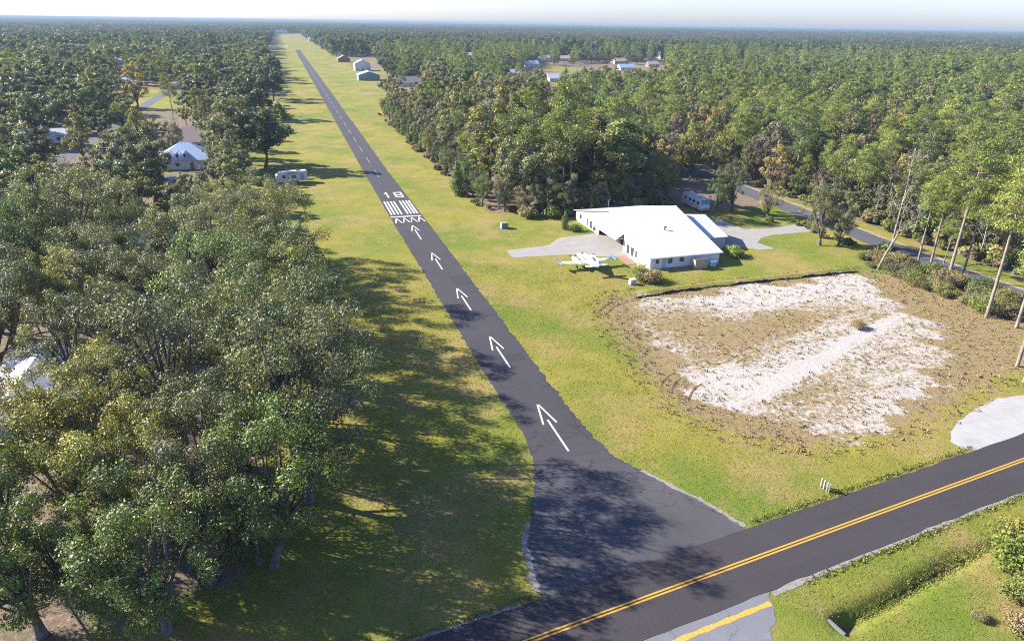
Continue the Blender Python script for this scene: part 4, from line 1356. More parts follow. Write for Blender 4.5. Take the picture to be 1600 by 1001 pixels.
# pines along the side road, by the foot of each trunk
for u, v, s, sz, tu, tv, lab, col in (
        (1433, 413, .66, 1, 1462, 300, 'slim pine whose foot is behind the scrub nearest the bare leaning tree', 'pine'),
        (1452, 420, .68, 1, 1481, 305, 'slim straight pine second from the leaning bare tree beside the side road', 'pine_bright'),
        (1481, 436, .98, 1, 1545, 195, 'tallest straight pine beside the side road, with a long bare reddish trunk', 'pine'),
        (1502, 438, .70, 1, 1558, 265, 'pale trunked thin pine beside the dark shrub at the side road', 'pine'),
        (1541, 496, .90, 1, 1618, 270, 'thick trunked pine between the sand lot and the side road', 'pine_bright'),
        (1588, 512, .85, 1, 1690, 300, 'pine with its pale trunk foot at the right edge by the scrub', 'pine'),
        (1589, 572, .80, 1, 1680, 330, 'pale leaning pine trunk just above the white concrete driveway', 'pine_bright'),
        (1600, 598, .72, 1, 1720, 400, 'short grey pine trunk nearest the white concrete driveway', 'pine')):
    P = at(u, v)
    H = 23 * s
    hero('pine', P.x, P.y, s, col, lab, tilt=(0, 0), rz=.3 + u * .01, group='pines along the side road')
P = at(1471, 424)
hero('pine', P.x, P.y, .42, 'pine', 'short thin dead looking pine stem between two taller roadside pines', group='pines along the side road')
# leaning pale tree and the tall bare one behind it
P = at(1371, 421)


def bent_tree():
    o = thing('leaning_tree', 'pale bare tree leaning over the side road at the corner of the sand lot', 'tree', (P.x, P.y, 0))
    b = MB()
    pts = [Vector((0, 0, -.2)), at(1385, 395, 3) - P, at(1404, 365, 6.0) - P, at(1425, 345, 8.5) - P, at(1455, 325, 10.8) - P]
    pts = [Vector(p) - Vector((0, 0, P.z)) for p in pts]
    b.tube(pts, [.26, .21, .17, .12, .05], 8)
    r = np.random.default_rng(5)
    cl = []
    for i in range(13):
        k = pts[2 + i % 3]
        e = np.array(k) + np.array([r.normal(0, 1.1), r.normal(0, 1.1), 1.0 + 1.8 * r.random()])
        b.tube(curve_pts(k, e, r, 4, .1), [.09, .07, .05, .015], 5)
        cl.append((e, (.7, .7, .5), 0))
    b.tube([pts[2], at(1412, 330, 9.0) - P, at(1428, 300, 12) - P], [.15, .10, .03], 6)
    b.build('trunk', M['bark_pine'], o, True)
    c = bpy.data.objects.new('crown', crown_mesh('crown', leaf_cloud(cl, 500, .22, r), M['leaf']))
    COL.objects.link(c)
    c.parent = o
    c.color = (*PAL['grey'], 1)


bent_tree()
P2 = at(1390, 401)
hero('bare', P2.x, P2.y, .95, 'oak_grey', 'tall thin bare topped tree behind the pale leaning tree', lod=0, sz=1.95)
P2 = at(1280, 383)
hero('loose', P2.x, P2.y, .92, 'oak_grey', 'round grey green oak spreading over the mouth of the drive by the side road', var=1, lod=0)
hero('loose', P2.x + 3.5, P2.y - 1.5, .72, 'oak_grey', 'lower grey green tree leaning against the round oak by the side road', var=0, lod=0)
hero('cedar', 32.6, -12.6, .62, 'cedar', 'small dense dark green conical bush at the back corner of the hangar house', lod=0)
hero('cedar', 16.8, 25, 1.35, 'bright', 'bright green conical cedar at the corner of the wood by the runway', lod=0)
hero('bush', 57.8, -39.5, 1.5, 'bright', 'bright green bush in front of the shaded garage wall', var=0)
hero('bush', 34.9, -48.2, 1.55, 'straw', 'dry straw coloured bush at the front corner of the hangar house', var=1)
hero('bush', 33.4, -47.2, 1.3, 'shrub', 'green bush beside the dry one at the front corner of the hangar house', var=2)
hero('bush', 34.0, -14.5, 1.1, 'shrub', 'low green bush under the back windows of the hangar house', var=3)
hero('bush', 55.9, -75.5, .8, 'straw', 'scrubby brown weed mound alone in the sand lot', var=4)
hero('bush', 32.4, -121.0, 1.9, 'bright', 'bright yellow green sapling clump at the lower right corner', var=0)
hero('bush', 28.8, -124.3, 1.3, 'shrub', 'green weedy clump just below the bright sapling clump', var=2)
hero('bush', 35.2, -118.2, 1.3, 'oak_yellow', 'yellow leaved bush on the verge above the bright sapling clump', var=3)
hero('bush', 26.0, -126.0, 1.0, 'straw', 'dry straw coloured weeds at the bottom right edge', var=3)
hero('bush', 23.8, -124.3, .42, 'tan', 'small pale tuft on the ditch bank', var=1)
for x, y, s, c, lab, v in ((66.5, 4.0, .95, 'oak_yellow', 'vine covered yellowish tree beside the motorhome', 0), (78.5, -8, .85, 'oak_dark', 'dark tree shading the lawn right of the motorhome', 1), (83, -16, .62, 'tan', 'pale vine covered tree where the drive meets the side road', 2),
                           (73.5, -8.5, .6, 'oak_green', 'small green tree close to the motorhome windscreen', 1)):
    hero('loose', x, y, s, c, lab, var=v, lod=0)
hero('bush', 81, -19.5, .9, 'bright', 'low palm like bush at the end of the curved lawn strip', var=4)
# big live oaks on the left
P3 = at(76, 228)
hero('oak', P3.x, P3.y, 1.25, 'oak_dark', 'huge dark spreading oak alone in the yellow yard', var=0, lod=1, rz=1.0)
P3 = at(58, 222)
hero('oak', P3.x, P3.y, .9, 'oak_dark', 'smaller dark oak touching the huge spreading oak on its left', var=2, lod=1)
P3 = at(216, 170)
hero('loose', P3.x, P3.y, 1.55, 'gold', 'golden yellow autumn tree beside the pale blue white house', lod=1)
P3 = at(270, 178)
hero('pine', P3.x, P3.y, .8, 'oak_olive', 'single thin dark pine at the edge of the left driveway', lod=1)
P3 = at(140, 228)
hero('oak', P3.x + 4, P3.y + 6, .9, 'oak_dark', 'dark oak joined to the huge spreading oak on its right', var=1, lod=1)
for u, v, k, s, c, lab in ((66, 992, 'loose', .95, 'oak_green', 'airy green tree at the lower left corner, its dark trunk foot on bare litter'), (262, 985, 'loose', 1.0, 'oak_green', 'airy tree with a pale grey trunk at the bottom edge under the verge oaks'),
                        (228, 868, 'oak', .88, 'oak_olive', 'olive oak with a forked trunk behind the pale trunked bottom edge tree'), (140, 842, 'loose', 1.0, 'oak_yellow', 'yellowish tree between the lower left corner tree and the forked olive oak'),
                        (24, 890, 'oak', .85, 'oak_green', 'green oak cut by the left edge below the large barn'), (330, 905, 'loose', .95, 'oak_grey', 'grey green tree beside the lawn at the bottom of the oak wood'),
                        (330, 820, 'oak', .92, 'oak_grey', 'grey oak just inside the lawn edge above the bottom edge trees'), (180, 770, 'oak', .9, 'oak_yellow', 'yellow topped oak in the lower part of the oak wood'),
                        (120, 945, 'loose', .7, 'oak_dark', 'low dark tree between the two bottom edge trunks'), (205, 940, 'loose', .62, 'oak_green', 'small green understorey tree left of the pale trunked bottom edge tree'),
                        (38, 545, 'oak', .95, 'oak_grey', 'grey green oak at the left edge just behind the large barn'), (112, 548, 'oak', .9, 'oak_olive', 'olive oak behind the large barn on its right'),
                        (176, 556, 'loose', 1.05, 'oak_grey', 'tall airy grey green tree right of the oaks behind the large barn'), (70, 505, 'loose', 1.1, 'oak_green', 'tall airy green tree two rows behind the large barn'),
                        (150, 505, 'oak', .92, 'oak_grey', 'round grey oak standing between the barn and the small shed'), (215, 520, 'oak', .88, 'oak_dark', 'dark oak right of the round grey oak beyond the barn'),
                        (130, 640, 'loose', 1.0, 'oak_grey', 'airy tree beside the right wall of the large barn'),
                        (405, 880, 'loose', .66, 'oak_dark', 'small dark tree on the lawn corner at the bottom of the oak wood')):
    q = at(u, v)
    hero(k, q.x, q.y, s, c, lab, lod=0)
# oaks along the left verge of the runway, from the road to the far end
VERGE = [(-28.5, -103, .95, 'oak_green'), (-25.5, -95, 1.16, 'oak_grey'), (-26.5, -86.5, 1.14, 'oak_dark'), (-30, -77.5, 1.05, 'oak_grey'), (-27, -68.5, 1.02, 'oak_olive'), (-26.5, -58, 1.06, 'oak_dark'),
         (-30.5, -49, .95, 'oak_grey'), (-28, -38, 1.04, 'oak_olive'), (-31, -28, .98, 'oak_grey'), (-30, -19, 1.0, 'oak_grey'), (-38, -6, .80, 'oak_olive'), (-40, 8, .78, 'oak_grey'), (-39, 22, .80, 'oak_olive'), (-39, 37, .78, 'oak_grey'),
         (-39, 57, .85, 'oak_dark'), (-32, 75, 1.3, 'oak_dark'), (-43, 96, .9, 'oak_grey'), (-44, 114, .95, 'oak_dark'), (-44, 137, .9, 'oak_grey'), (-43, 160, .9, 'oak_olive'), (-35, 196, 1.3, 'oak_dark'), (-44, 222, 1.1, 'oak_grey'), (-46, 244, 1.1, 'oak_dark'),
         (-31, 272, 1.25, 'oak_dark'), (-31, 290, 1.2, 'oak_dark'), (-43, 318, 1.2, 'oak_grey'), (-44, 345, 1.2, 'oak_grey'), (-43, 372, 1.1, 'oak_dark'), (-32, 404, 1.2, 'oak_dark'), (-33, 428, 1.2, 'oak_dark'), (-36, 455, 1.15, 'oak_grey')]
ORD = 'nearest second third fourth fifth sixth seventh eighth ninth tenth eleventh twelfth thirteenth fourteenth fifteenth sixteenth seventeenth eighteenth nineteenth twentieth twenty-first twenty-second twenty-third twenty-fourth twenty-fifth twenty-sixth twenty-seventh twenty-eighth twenty-ninth thirtieth thirty-first'.split()
for i, (x, y, s, c) in enumerate(VERGE):
    lab = f"{WORDS[c]} oak on the left runway verge, {ORD[i]} {'to the road' if i == 0 else 'from the road'}"
    hero('oak', x, y, s, c, lab, var=i, group='oaks along the left verge of the runway')
# right corner of the wood by the runway: dense green edge
r3 = random.Random(21)
n_ = 0
for i, yy in enumerate(np.arange(8, 204, 5.2)):
    x = 20.2 + r3.uniform(-.6, 1.4) + (max(0, 14 - yy) * .55)
    k = r3.choice(['loose', 'cedar', 'loose', 'loose'])
    c = r3.choice(['oak_green', 'oak_dark', 'tan', 'oak_olive', 'oak_green']) if k == 'loose' else 'oak_green'
    s = r3.uniform(.50, .66) if k == 'loose' else r3.uniform(.9, 1.25)
    hero(k, x, yy, s, c, f"low {WORDS[c]} {'bushy tree' if k == 'loose' else 'cedar'} on the wood edge, {ORD[min(i, 30)]} from the house end" if i < 31 else
         f"low {WORDS[c]} edge tree far up the right runway side, {['first','second','third','fourth','fifth','sixth','seventh','eighth','ninth','tenth'][i-31]} beyond the thirtieth", group='low edge trees beside the runway', lod=0 if yy < 60 else 1)
for i, (x, y) in enumerate(((24, 3), (28, -.5), (32, -2.0), (36.5, -4.2), (41, -3.6), (46, -2.5), (51, -1.4), (56, -.4), (61, .6))):
    c = ['oak_dark', 'tan', 'oak_green', 'oak_grey', 'oak_dark', 'tan', 'oak_green', 'brown', 'oak_green'][i]
    hero('loose', x, y + 2.5, [.6, .55, .62, .8, .6, .55, .66, .6, .62][i], c, f"{WORDS[c]} low tree behind the hangar house, {ORD[i]} from the runway", group='low trees behind the hangar house', lod=0)

# ------------------------------------------------------------------ the woods
def in_view(x, y, z, m=60):
    P = np.array([x, y, z], float) - nC
    w_ = P @ nF
    if w_ < 5: return False
    u, v = 800 + FPX * (P @ nR) / w_, 500.5 - FPX * (P @ nU) / w_
    return -m < u < 1600 + m * .4 and v < 1001 + m


SIGHT = []   # image boxes of buildings that the photograph shows through the trees: keep the line of sight open
for hx, hy, hr, hh in HOUSES:
    if dist(hx, hy) > 150:
        u0, v0 = px((hx, hy, 0))
        d_ = dist(hx, hy)
        SIGHT.append((u0, px((hx, hy, hh))[1], v0, FPX * hr * (.40 if dist(hx, hy) > 330 else .22) / d_, d_))
for (u, v0, v1, hw_, d_) in ((286, 242, 264, 15, 226), (120, 214, 232, 34, 255), (55, 600, 680, 22, 80), (165, 460, 474, 6, 115), (452, 268, 290, 18, 195),
                             (250, 140, 172, 26, 420), (860, 100, 112, 45, 850), (975, 90, 108, 70, 850), (1095, 306, 336, 22, 165), (222, 120, 168, 16, 400), (250, 195, 220, 1, 100)):
    SIGHT.append((u, v0, v1, hw_, d_))


def blocks(x, y, H, rad):
    d = dist(x, y)
    u, v = px((x, y, H))
    _, vb = px((x, y, H * .2))
    hw_ = FPX * rad / d
    for su, sv0, sv1, shw, sd in SIGHT:
        if d < sd - 4 and abs(u - su) < (hw_ * .8 + shw) and v < sv1 - 1 and vb > sv0:
            return rw.random() < (.5 if sd < 130 else 1)
    return False


def zone(x, y):
    """what grows here: (kind weights, min spacing, place words) or None"""
    if abs(x) < 15: return None
    if y < 2350 and -33 < x < 33 and y > 440: return None
    for hx, hy, hr, hh in HOUSES:
        if (x - hx) ** 2 + (y - hy) ** 2 < (hr + 3.2) ** 2: return None
    for cx, cy, rx, ry in YARDS:
        if ((x - cx) / rx) ** 2 + ((y - cy) / ry) ** 2 < .8: return None
    if x < 0:
        if y < -103.5: return None
        lim = -38 if y < 440 else -34
        if y < -62: lim = -33.5
        if 86 < y < 186: lim = -44
        if x > lim: return None
        if -99.5 < x < -89 and y > 90: return None
        if -62 < x < -52 and 40 < y < 72: return None
        if -45 < x < -39 and y < -99: return None
        if y < 330: return 'left', ('oak',) * 6 + ('loose',) * 4 + ('bare',), 6.7 if y < -20 else 7.8 if y < 100 else 10.5
        return 'far left', ('oak',) * 7 + ('loose', 'pine', 'pine'), 11
    if x < 89:
        if y < 5: return None
        if y < 206:
            if x < 24: return None
            if x < 62: return 'mid', ('loose',) * 6 + ('oak', 'oak', 'bare'), 6.0
            if y < 24 and x > 58: return None
            return 'mid', ('loose',) * 6 + ('pine', 'pine', 'oak', 'oak'), 6.2
        if x < (27 if y < 300 else 40) + max(0, (y - 205)) * .08: return None
        return 'village', ('oak', 'oak', 'oak', 'loose', 'loose', 'pine'), 8.8
    if x < 103 and y < 26: return None
    if 91.5 < x < 98.5 and y < 60: return None
    if y < -112: return None
    if y < 206:
        if x < 108: return 'right', ('loose',) * 5 + ('pine', 'bare'), 4.3
        return 'right', ('pine',) * 6 + ('loose',) * 7 + ('oak',) * 2 + ('bare',), 5.0
    return 'far right', ('pine',) * 5 + ('oak', 'oak', 'loose', 'loose'), 6.6


COLS = {('oak', 'left'): ['oak_grey', 'oak_grey', 'oak_grey', 'oak_grey', 'oak_olive', 'oak_green', 'oak_dark'], ('loose', 'left'): ['oak_grey', 'oak_yellow', 'grey', 'oak_olive'],
        ('oak', 'far left'): ['oak_grey', 'oak_dark', 'oak_green', 'oak_olive'], ('loose', 'far left'): ['oak_grey', 'brown', 'tan', 'oak_olive'],
        ('oak', 'mid'): ['oak_green', 'oak_grey', 'oak_olive'], ('loose', 'mid'): ['tan', 'honey', 'honey', 'oak_olive', 'oak_olive', 'oak_yellow', 'oak_green', 'grey', 'grey'],
        ('oak', 'village'): ['oak_grey', 'oak_dark', 'oak_dark'], ('loose', 'village'): ['oak_grey', 'oak_olive', 'brown', 'grey', 'tan'],
        ('oak', 'right'): ['oak_dark', 'oak_grey', 'oak_dark'], ('loose', 'right'): ['honey', 'tan', 'oak_olive', 'oak_green', 'oak_dark', 'oak_grey', 'grey', 'plum'], ('loose', 'far right'): ['oak_grey', 'tan', 'oak_olive', 'brown', 'grey'], ('oak', 'far right'): ['oak_dark', 'oak_grey', 'oak_green']}
PLACE = {'left': 'left of the runway', 'far left': 'in far left woods', 'mid': 'in the mixed wood', 'village': 'near far settlement',
         'right': 'across the side road', 'far right': 'in far right woods'}
rw = random.Random(31)
cells = {}
CS = 6.0
pts = []


def near_ok(x, y, md):
    i, j = int(x // CS), int(y // CS)
    k = int(md // CS) + 1
    for a in range(i - k, i + k + 1):
        for b in range(j - k, j + k + 1):
            for q in cells.get((a, b), ()):
                if (q[0] - x) ** 2 + (q[1] - y) ** 2 < (max(md, q[2]) if q[2] > 0 else md) ** 2: return False
    return True


for x, y, r_ in TAKEN:
    cells.setdefault((int(x // CS), int(y // CS)), []).append((x, y, max(r_, 2.5)))
FAR = 950
tries = 0
cand = []
for _ in range(150000):
    d = FAR * math.sqrt(rw.random()) if rw.random() < .55 else 30 + 340 * math.sqrt(rw.random())
    a = YAW + R(rw.uniform(-41, 40.5))
    cand.append((CAM.x + math.sin(a) * d, CAM.y + math.cos(a) * d))
for x, y in cand:
    z_ = zone(x, y)
    if not z_: continue
    zn, kinds, md = z_
    if not near_ok(x, y, md): continue
    if not in_view(x, y, 12): continue
    stand = math.sin(x * .021 + 1.3) * math.sin(y * .017 + .4) + .6 * math.sin(x * .047 + y * .031)
    kind = rw.choice(kinds)
    if rw.random() < .05: continue
    if kind == 'pine' and stand < -.55 and zn != 'right': kind = 'loose'
    if kind == 'loose' and stand > .75 and zn in ('mid', 'far right'): kind = 'pine'
    s = rw.uniform(.74, 1.18) * (1 + .12 * stand)
    if kind == 'loose': s *= rw.choice((.75, .9, 1.05))
    if kind == 'pine': s *= rw.uniform(.62, .92) if zn in ('right', 'mid', 'village') else .82
    if zn == 'right' and x < 112: s *= .8
    if zn == 'right' and kind == 'oak': s *= .8
    if zn == 'mid': s *= .85 if x < 30 else 1.14
    if kind == 'bare': s *= .9
    wide = 1.0
    if zn == 'left' and x > -56 and (-14 < y < 62 or 86 < y < 186): s *= .76
    if kind == 'oak' and (y > 40 or x > 0): wide = rw.choice((1.0, 1.2, 1.45, 1.6)) if x < 0 else rw.choice((1.0, 1.2, 1.4))
    s *= wide
    H, Rc = CROWN[kind]
    if blocks(x, y, H * s, Rc * s): continue
    if kind == 'pine': col = rw.choice(['pine', 'pine', 'pine_bright', 'pine_dark'])
    elif kind == 'bare': col = rw.choice(['grey', 'tan'])
    else: col = rw.choice(COLS.get((kind, zn), ['oak_grey', 'oak_olive']))
    pts.append((dist(x, y), x, y, kind, s, col, zn, wide))
    cells.setdefault((int(x // CS), int(y // CS)), []).append((x, y, 0))
pts.sort()
QUOTA = {'oak': 245, 'loose': 225, 'pine': 275, 'bare': 90, 'bush': 200, 'cedar': 60}
rest = []
for p in pts:
    d, x, y, kind, s, col, zn, wide = p
    if QUOTA[kind] > 0 and d < 420:
        QUOTA[kind] -= 1
        grow(kind, x, y, s, col, None, PLACE[zn], 'trees ' + PLACE[zn], sz=rw.uniform(.9, 1.12) / wide ** .75)
    else:
        rest.append(p)
# scrub along the side road, under the wood edges and in the sand
SCRUB = []
for i in range(120):
    k = i / 119
    x = 79.5 + rw.uniform(-4.0, 9.5)
    y = -47 - 48 * k + rw.uniform(-2, 2)
    if x > 90.2 or (x < 80 and rw.random() < .5): continue
    if x < 78 + 5 * max(0, .35 - k): continue
    SCRUB.append((x, y, rw.uniform(.55, 1.0) if x < 80 else rw.uniform(.8, 1.75), rw.choice(['shrub', 'oak_olive', 'tan', 'straw', 'brown', 'oak_dark', 'oak_grey']), 'by the sand lot'))
for i in range(105):
    x, y = 102.0 + rw.uniform(0, 9), rw.uniform(-95, 26)
    SCRUB.append((x, y, rw.uniform(.8, 1.5) * (1 + (x - 102) * .13), rw.choice(['shrub', 'oak_olive', 'tan', 'oak_green', 'brown', 'oak_grey']), 'across the side road'))
for i in range(34):
    y = rw.uniform(2, 200)
    x = 18.6 + max(0, 14 - y) * .5 + rw.uniform(-.6, .9)
    SCRUB.append((x, y, rw.uniform(.6, 1.1), rw.choice(['tan', 'shrub', 'oak_olive', 'straw']), 'at the wood edge'))
for i in range(48):
    SCRUB.append((rw.uniform(24, 66), rw.uniform(-3.0, 5), rw.uniform(1.0, 2.1), rw.choice(['tan', 'shrub', 'oak_dark', 'oak_grey']), 'behind the hangar house'))
for i in range(26):
    SCRUB.append((rw.uniform(-62, -31), rw.uniform(-104, -60), rw.uniform(.5, 1.2), rw.choice(['shrub', 'oak_green', 'bright', 'oak_dark']), 'under the oaks'))
for i in range(10):
    SCRUB.append((rw.uniform(84, 88.5), rw.uniform(-40, -22), rw.uniform(.6, 1.1), rw.choice(['shrub', 'oak_yellow', 'oak_dark']), 'by the drive mouth'))
for x, y, s, col, pl in SCRUB:
    if not in_view(x, y, 1, 0): continue
    if any((x - hx) ** 2 + (y - hy) ** 2 < (hr * .9) ** 2 for hx, hy, hr, hh in HOUSES if hr < 20): continue
    grow('bush', x, y, s, col, None, pl, 'shrubs ' + pl, part=('stem', 'foliage'))


# ------------------------------------------------------------------ woodland beyond counting: instanced points, one object each
def leaf_of(base, col):
    k = base + '_' + col
    if k not in M:
        M[k] = mat_leaf(k, .25, .6, .25, PAL[col])
    return M[k]


def joined(tm, cm, col):
    """trunk and crown as one mesh with two materials"""
    def arr(m):
        v = np.empty(len(m.vertices) * 3, np.float32)
        m.vertices.foreach_get('co', v)
        li = np.empty(len(m.loops), np.int32)
        m.loops.foreach_get('vertex_index', li)
        ls = np.empty(len(m.polygons), np.int32)
        m.polygons.foreach_get('loop_start', ls)
        return v.reshape(-1, 3), li, ls
    v0, l0, s0 = arr(tm)
    v1, l1, s1 = arr(cm)
    me = bpy.data.meshes.new('tree')
    me.vertices.add(len(v0) + len(v1))
    me.vertices.foreach_set('co', np.concatenate([v0, v1]).ravel())
    me.loops.add(len(l0) + len(l1))
    me.loops.foreach_set('vertex_index', np.concatenate([l0, l1 + len(v0)]))
    me.polygons.add(len(s0) + len(s1))
    me.polygons.foreach_set('loop_start', np.concatenate([s0, s1 + len(l0)]))
    me.materials.append(tm.materials[0])
    me.materials.append(leaf_of('foliage', col))
    me.polygons.foreach_set('material_index', np.concatenate([np.zeros(len(s0), np.int32), np.ones(len(s1), np.int32)]))
    for an in ('tint', 'hue'):
        q = np.empty(len(s1), np.float32)
        cm.attributes[an].data.foreach_get('value', q)
        a = me.attributes.new(an, 'FLOAT', 'FACE')
        a.data.foreach_set('value', np.concatenate([np.ones(len(s0), np.float32), q]))
    me.update(calc_edges=True)
    return me


def scatter(name, label, P, idx, rot, scl, items, mats):
    c = bpy.data.collections.new(name + '_kinds')
    for i, (me, col) in enumerate(items):
        o = bpy.data.objects.new(f'kind_{i:03d}', me)
        o.color = (*col, 1)
        c.objects.link(o)
    me = bpy.data.meshes.new(name)
    me.vertices.add(len(P))
    me.vertices.foreach_set('co', np.asarray(P, np.float32).ravel())
    a = me.attributes.new('idx', 'INT', 'POINT')
    a.data.foreach_set('value', np.asarray(idx, np.int32))
    a = me.attributes.new('rot', 'FLOAT_VECTOR', 'POINT')
    a.data.foreach_set('vector', np.asarray(rot, np.float32).ravel())
    a = me.attributes.new('scl', 'FLOAT_VECTOR', 'POINT')
    a.data.foreach_set('vector', np.asarray(scl, np.float32).ravel())
    for m_ in mats: me.materials.append(m_)
    ob = bpy.data.objects.new(name, me)
    COL.objects.link(ob)
    tag(ob, label, None, None, 'stuff')
    ng = bpy.data.node_groups.new(name, 'GeometryNodeTree')
    ng.interface.new_socket('Geometry', in_out='INPUT', socket_type='NodeSocketGeometry')
    ng.interface.new_socket('Geometry', in_out='OUTPUT', socket_type='NodeSocketGeometry')
    N, K = ng.nodes, ng.links
    gi, go = N.new('NodeGroupInput'), N.new('NodeGroupOutput')
    ci = N.new('GeometryNodeCollectionInfo')
    ci.inputs['Collection'].default_value = c
    ci.inputs['Separate Children'].default_value = True
    ci.inputs['Reset Children'].default_value = True
    ip = N.new('GeometryNodeInstanceOnPoints')
    ip.inputs['Pick Instance'].default_value = True

    def named(an, dt):
        q = N.new('GeometryNodeInputNamedAttribute')
        q.data_type = dt
        q.inputs['Name'].default_value = an
        return q.outputs['Attribute']
    K.new(gi.outputs[0], ip.inputs['Points'])
    K.new(ci.outputs[0], ip.inputs['Instance'])
    K.new(named('idx', 'INT'), ip.inputs['Instance Index'])
    K.new(named('rot', 'FLOAT_VECTOR'), ip.inputs['Rotation'])
    K.new(named('scl', 'FLOAT_VECTOR'), ip.inputs['Scale'])
    K.new(ip.outputs[0], go.inputs[0])
    md = ob.modifiers.new('scatter', 'NODES')
    md.node_group = ng
    return ob


items, index = [], {}


def item(kind, L, v, col):
    key = (kind, L, v % len(LIB[kind][L]), col)
    if key not in index:
        index[key] = len(items)
        tm, cm = LIB[kind][L][key[2]]
        items.append((joined(tm, cm, col), PAL[col]))
    return index[key]


P_, I_, R_, S_ = [], [], [], []
for d, x, y, kind, s, col, zn, wide in rest:
    L = lod_of(x, y)
    P_.append((x, y, 0))
    I_.append(item(kind, L, rw.randrange(2), col))
    R_.append((0, 0, rw.uniform(0, 6.28)))
    S_.append((s, s, s * rw.uniform(.88, 1.15) / wide ** .75))
scatter('woodland', 'mixed woodland stretching away beyond the nearer trees', P_, I_, R_, S_, items, [M['bark'], M['leaf'], M['bark_pine'], M['needle'], M['bark_pale']])
print('trees', len(pts), 'rest', len(rest), 'items', len(items), 'quota left', QUOTA)


# far forest: patches of small crowns
def patch(seed, w_=40.0, n=26, pines=.5):
    r = np.random.default_rng(seed)
    cl = []
    for i in range(n):
        x, y = (r.random(2) - .5) * w_
        hgt = 12 + 7 * r.random()
        rr = 3.0 + 2.2 * r.random()
        for k in range(4):
            cl.append((np.array([x + r.normal(0, rr * .35), y + r.normal(0, rr * .35), hgt - rr * .7 + r.normal(0, rr * .3)]), (rr * .6, rr * .6, rr * .55), 0))
        cl.append((np.array([x, y, hgt * .45]), (rr * .5, rr * .5, hgt * .40), 0))
    return crown_mesh('patch', leaf_cloud(cl, 6500, 1.7, r, aspect=.7, tint_sd=.2, hue_sd=.2), M['leaf'])


pit = []
for i in range(4):
    pm = patch(900 + i)
    for col in ('far_a', 'far_b', 'far_c', 'far_d'):
        me = pm.copy()
        me.materials[0] = leaf_of('foliage', col)
        pit.append((me, PAL[col]))
P_, I_, R_, S_ = [], [], [], []


def cellrow(d0, d1, w_):
    n = int(d1 // w_) + 1
    for i in range(-n, n + 1):
        for j in range(-2, n + 1):
            x, y = CAM.x + i * w_ + rw.uniform(-3, 3), CAM.y + j * w_ + rw.uniform(-3, 3)
            d = dist(x, y)
            if not d0 <= d < d1: continue
            a = math.atan2(x - CAM.x, y - CAM.y) - YAW
            if abs(a) > R(39.5): continue
            if abs(x) < 33 + w_ * .5 and y < 2360: continue
            if any(abs(x - hx) < hr + w_ * .5 and abs(y - hy) < hr + w_ * .5 for hx, hy, hr, hh in HOUSES): continue
            if any(((x - cx) / (rx + w_ * .4)) ** 2 + ((y - cy) / (ry + w_ * .4)) ** 2 < 1 for cx, cy, rx, ry in YARDS): continue
            P_.append((x, y, 0))
            big = math.sin(x * .004 + 1) + math.sin(y * .003) + math.sin((x + y) * .0017)
            c = (1 if rw.random() < .55 else 3) if big > .3 else (0 if rw.random() < .5 else 2)
            I_.append(rw.randrange(4) * 4 + c)
            R_.append((0, 0, rw.randrange(4) * math.pi / 2))
            k = w_ / 40
            S_.append((k, k, rw.uniform(.85, 1.12) * (1 + .07 * big)))


cellrow(935, 4200, 40)
cellrow(4200, 12000, 120)
scatter('far_forest', 'blue distant forest reaching to the horizon', P_, I_, R_, S_, pit, [M['leaf']])
print('patches', len(P_))


# ------------------------------------------------------------------ weeds on the sand, grass in the near lawns
def ditch_z(x, y):
    d = np.exp(-(np.abs(y - (-121.7 + (x - 12.5) * .19)) / .72) ** 2) * np.clip((x - 12.2) / 1.0, 0, 1) * np.clip((34 - x) / 8, 0, 1)
    return -.85 * d * (1 + .7 * np.exp(-((x - 13.6) / 1.3) ** 2))


def tufts(name, label, XY, per, h, spread, colours, r, wd=.35):
    n = len(XY)
    idx = np.repeat(np.arange(n), per)
    m = len(idx)
    base = np.zeros((m, 3))
    base[:, :2] = XY[idx] + r.normal(0, spread, (m, 2))
    base[:, 2] = ditch_z(base[:, 0], base[:, 1])
    hh = h[idx] * (.5 + .7 * r.random(m))
    a = r.random(m) * 6.28
    out = np.stack([np.cos(a), np.sin(a), np.zeros(m)], 1)
    up = out * (.55 * hh)[:, None] + np.array([0, 0, 1]) * hh[:, None]
    sd = np.stack([-np.sin(a), np.cos(a), np.zeros(m)], 1) * (hh * wd)[:, None]
    V = np.empty((m, 4, 3), np.float32)
    V[:, 0], V[:, 1], V[:, 2], V[:, 3] = base - [0, 0, .02], base + up * .55 + sd, base + up, base + up * .55 - sd
    F = np.arange(m * 4).reshape(m, 4)
    me = raw_mesh(name, V.reshape(-1, 3), F, [M['grassblade']], None, False, {'hue': ('FACE', np.clip(colours[idx] + r.normal(0, .12, m), 0, 1)), 'tint': ('FACE', np.clip(1 + r.normal(0, .13, m), .5, 1.6))})
    o = bpy.data.objects.new(name, me)
    COL.objects.link(o)
    tag(o, label, None, None, 'stuff')
    return o


t = NT('grass_blades')
hcol = t.n('ShaderNodeValToRGB', {'Fac': t.attr('hue')})
cr = hcol.color_ramp
cr.elements[0].position, cr.elements[0].color = 0, (.100, .128, .026, 1)
cr.elements[1].position, cr.elements[1].color = 1, (.235, .175, .092, 1)
e = cr.elements.new(.45)
e.color = (.175, .166, .040, 1)
e = cr.elements.new(.72)
e.color = (.175, .122, .058, 1)
hv = t.n('ShaderNodeHueSaturation', {'Color': hcol.outputs[0], 'Value': t.attr('tint')})
M['grassblade'] = t.out(hv.outputs[0], .8, .15)
r4 = np.random.default_rng(77)


def inside(XY, poly, lo):
    return seg_poly_dist(XY[:, 0], XY[:, 1], poly) > lo


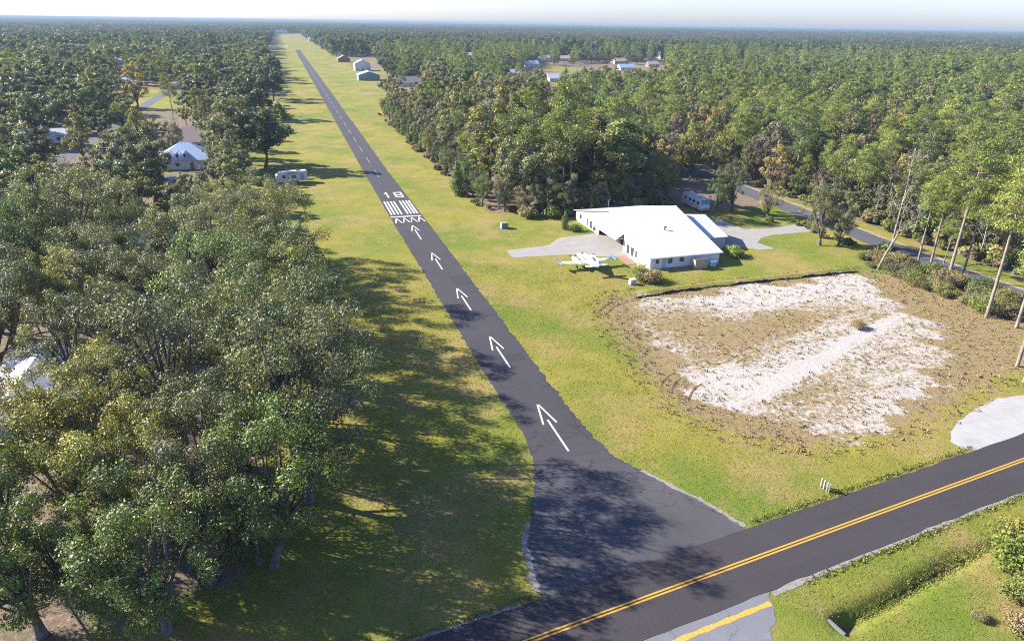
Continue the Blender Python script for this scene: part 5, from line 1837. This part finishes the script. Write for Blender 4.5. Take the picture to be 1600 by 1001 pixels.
XY = np.stack([r4.uniform(14, 92, 9000), r4.uniform(-104, -51, 9000)], 1)
XY = XY[inside(XY, DRY, -1)]
sd_ = seg_poly_dist(XY[:, 0], XY[:, 1], SAND)
keep = (sd_ < 0) | (r4.random(len(XY)) < .62)
track = np.abs(XY[:, 1] - (-82.5 + (XY[:, 0] - 44) * .42)) < 1.4
XY = XY[keep & ~(track & (sd_ > 0)) & ~((XY[:, 0] > 88.5))]
tufts('weeds', 'brown weeds scattered over the white sand lot', XY, 6, r4.uniform(.06, .26, len(XY)) * (1 + .5 * (r4.random(len(XY)) < .08)), .14, np.clip(r4.normal(.74, .18, len(XY)), 0, 1), r4, .30)
XY = np.stack([r4.uniform(-36, 62, 150000), r4.uniform(-131, -20, 150000)], 1)
d_ = np.hypot(XY[:, 0] - CAM.x, XY[:, 1] - CAM.y)
X_, Y_ = XY[:, 0], XY[:, 1]
LEv, REv = np.array([LE(v) for v in Y_]), np.array([RE(v) for v in Y_])
ry = road_y(X_)
ok = (d_ < 125) & ~((X_ > LEv - .15) & (X_ < REv + .15) & (Y_ > -113.5)) & ~((Y_ < ry + 3.6) & (Y_ > ry - 3.8)) & ~((Y_ < ry - 3) & (X_ < 10.2)) & (seg_poly_dist(X_, Y_, SAND) < -1)
ok &= ~((X_ > 41) & (Y_ < -92) & (Y_ > ry)) & ~((X_ > 14) & (Y_ > -36) & (X_ < 62)) & ~((X_ > 37) & (Y_ > -45) & (X_ < 60) & (Y_ < -5))
ok &= ~((X_ < -27) & (r4.random(len(X_)) < .6))
ok &= ~((np.abs(X_ - 12.4) < .5) & (np.abs(Y_ + 121.8) < 1.2))
XY = XY[ok]
dr = np.where(seg_poly_dist(XY[:, 0], XY[:, 1], DRY) > -1.5, .30, 0)
hz_ = .22 + .18 * np.sin(XY[:, 0] * .35) * np.sin(XY[:, 1] * .27) + dr
tufts('lawn_grass', 'short mown grass of the verges and lawns', XY, 2, r4.uniform(.035, .085, len(XY)), .05, np.clip(hz_ + r4.normal(0, .12, len(XY)), 0, 1), r4, .5)
# taller growth in the ditch and along pavement edges
n_ = 700
X_ = r4.uniform(15.5, 33, n_)
Y_ = -121.7 + (X_ - 12.5) * .19 + r4.normal(0, .32, n_)
X2 = r4.uniform(-26, 44, 1500)
keep2 = (X2 < -9) | (X2 > 13)
X2 = X2[keep2]
Y2 = road_y(X2) + np.where(r4.random(len(X2)) < .5, 3.75, -3.9) + r4.normal(0, .12, len(X2))
XY = np.concatenate([np.stack([X_, Y_], 1), np.stack([X2, Y2], 1)])
tufts('ditch_grass', 'rank dark grass filling the roadside ditch', XY, 7, np.concatenate([r4.uniform(.06, .17, n_), r4.uniform(.08, .2, len(X2))]), .15, np.clip(r4.normal(.12, .15, len(XY)), 0, 1), r4, .3)
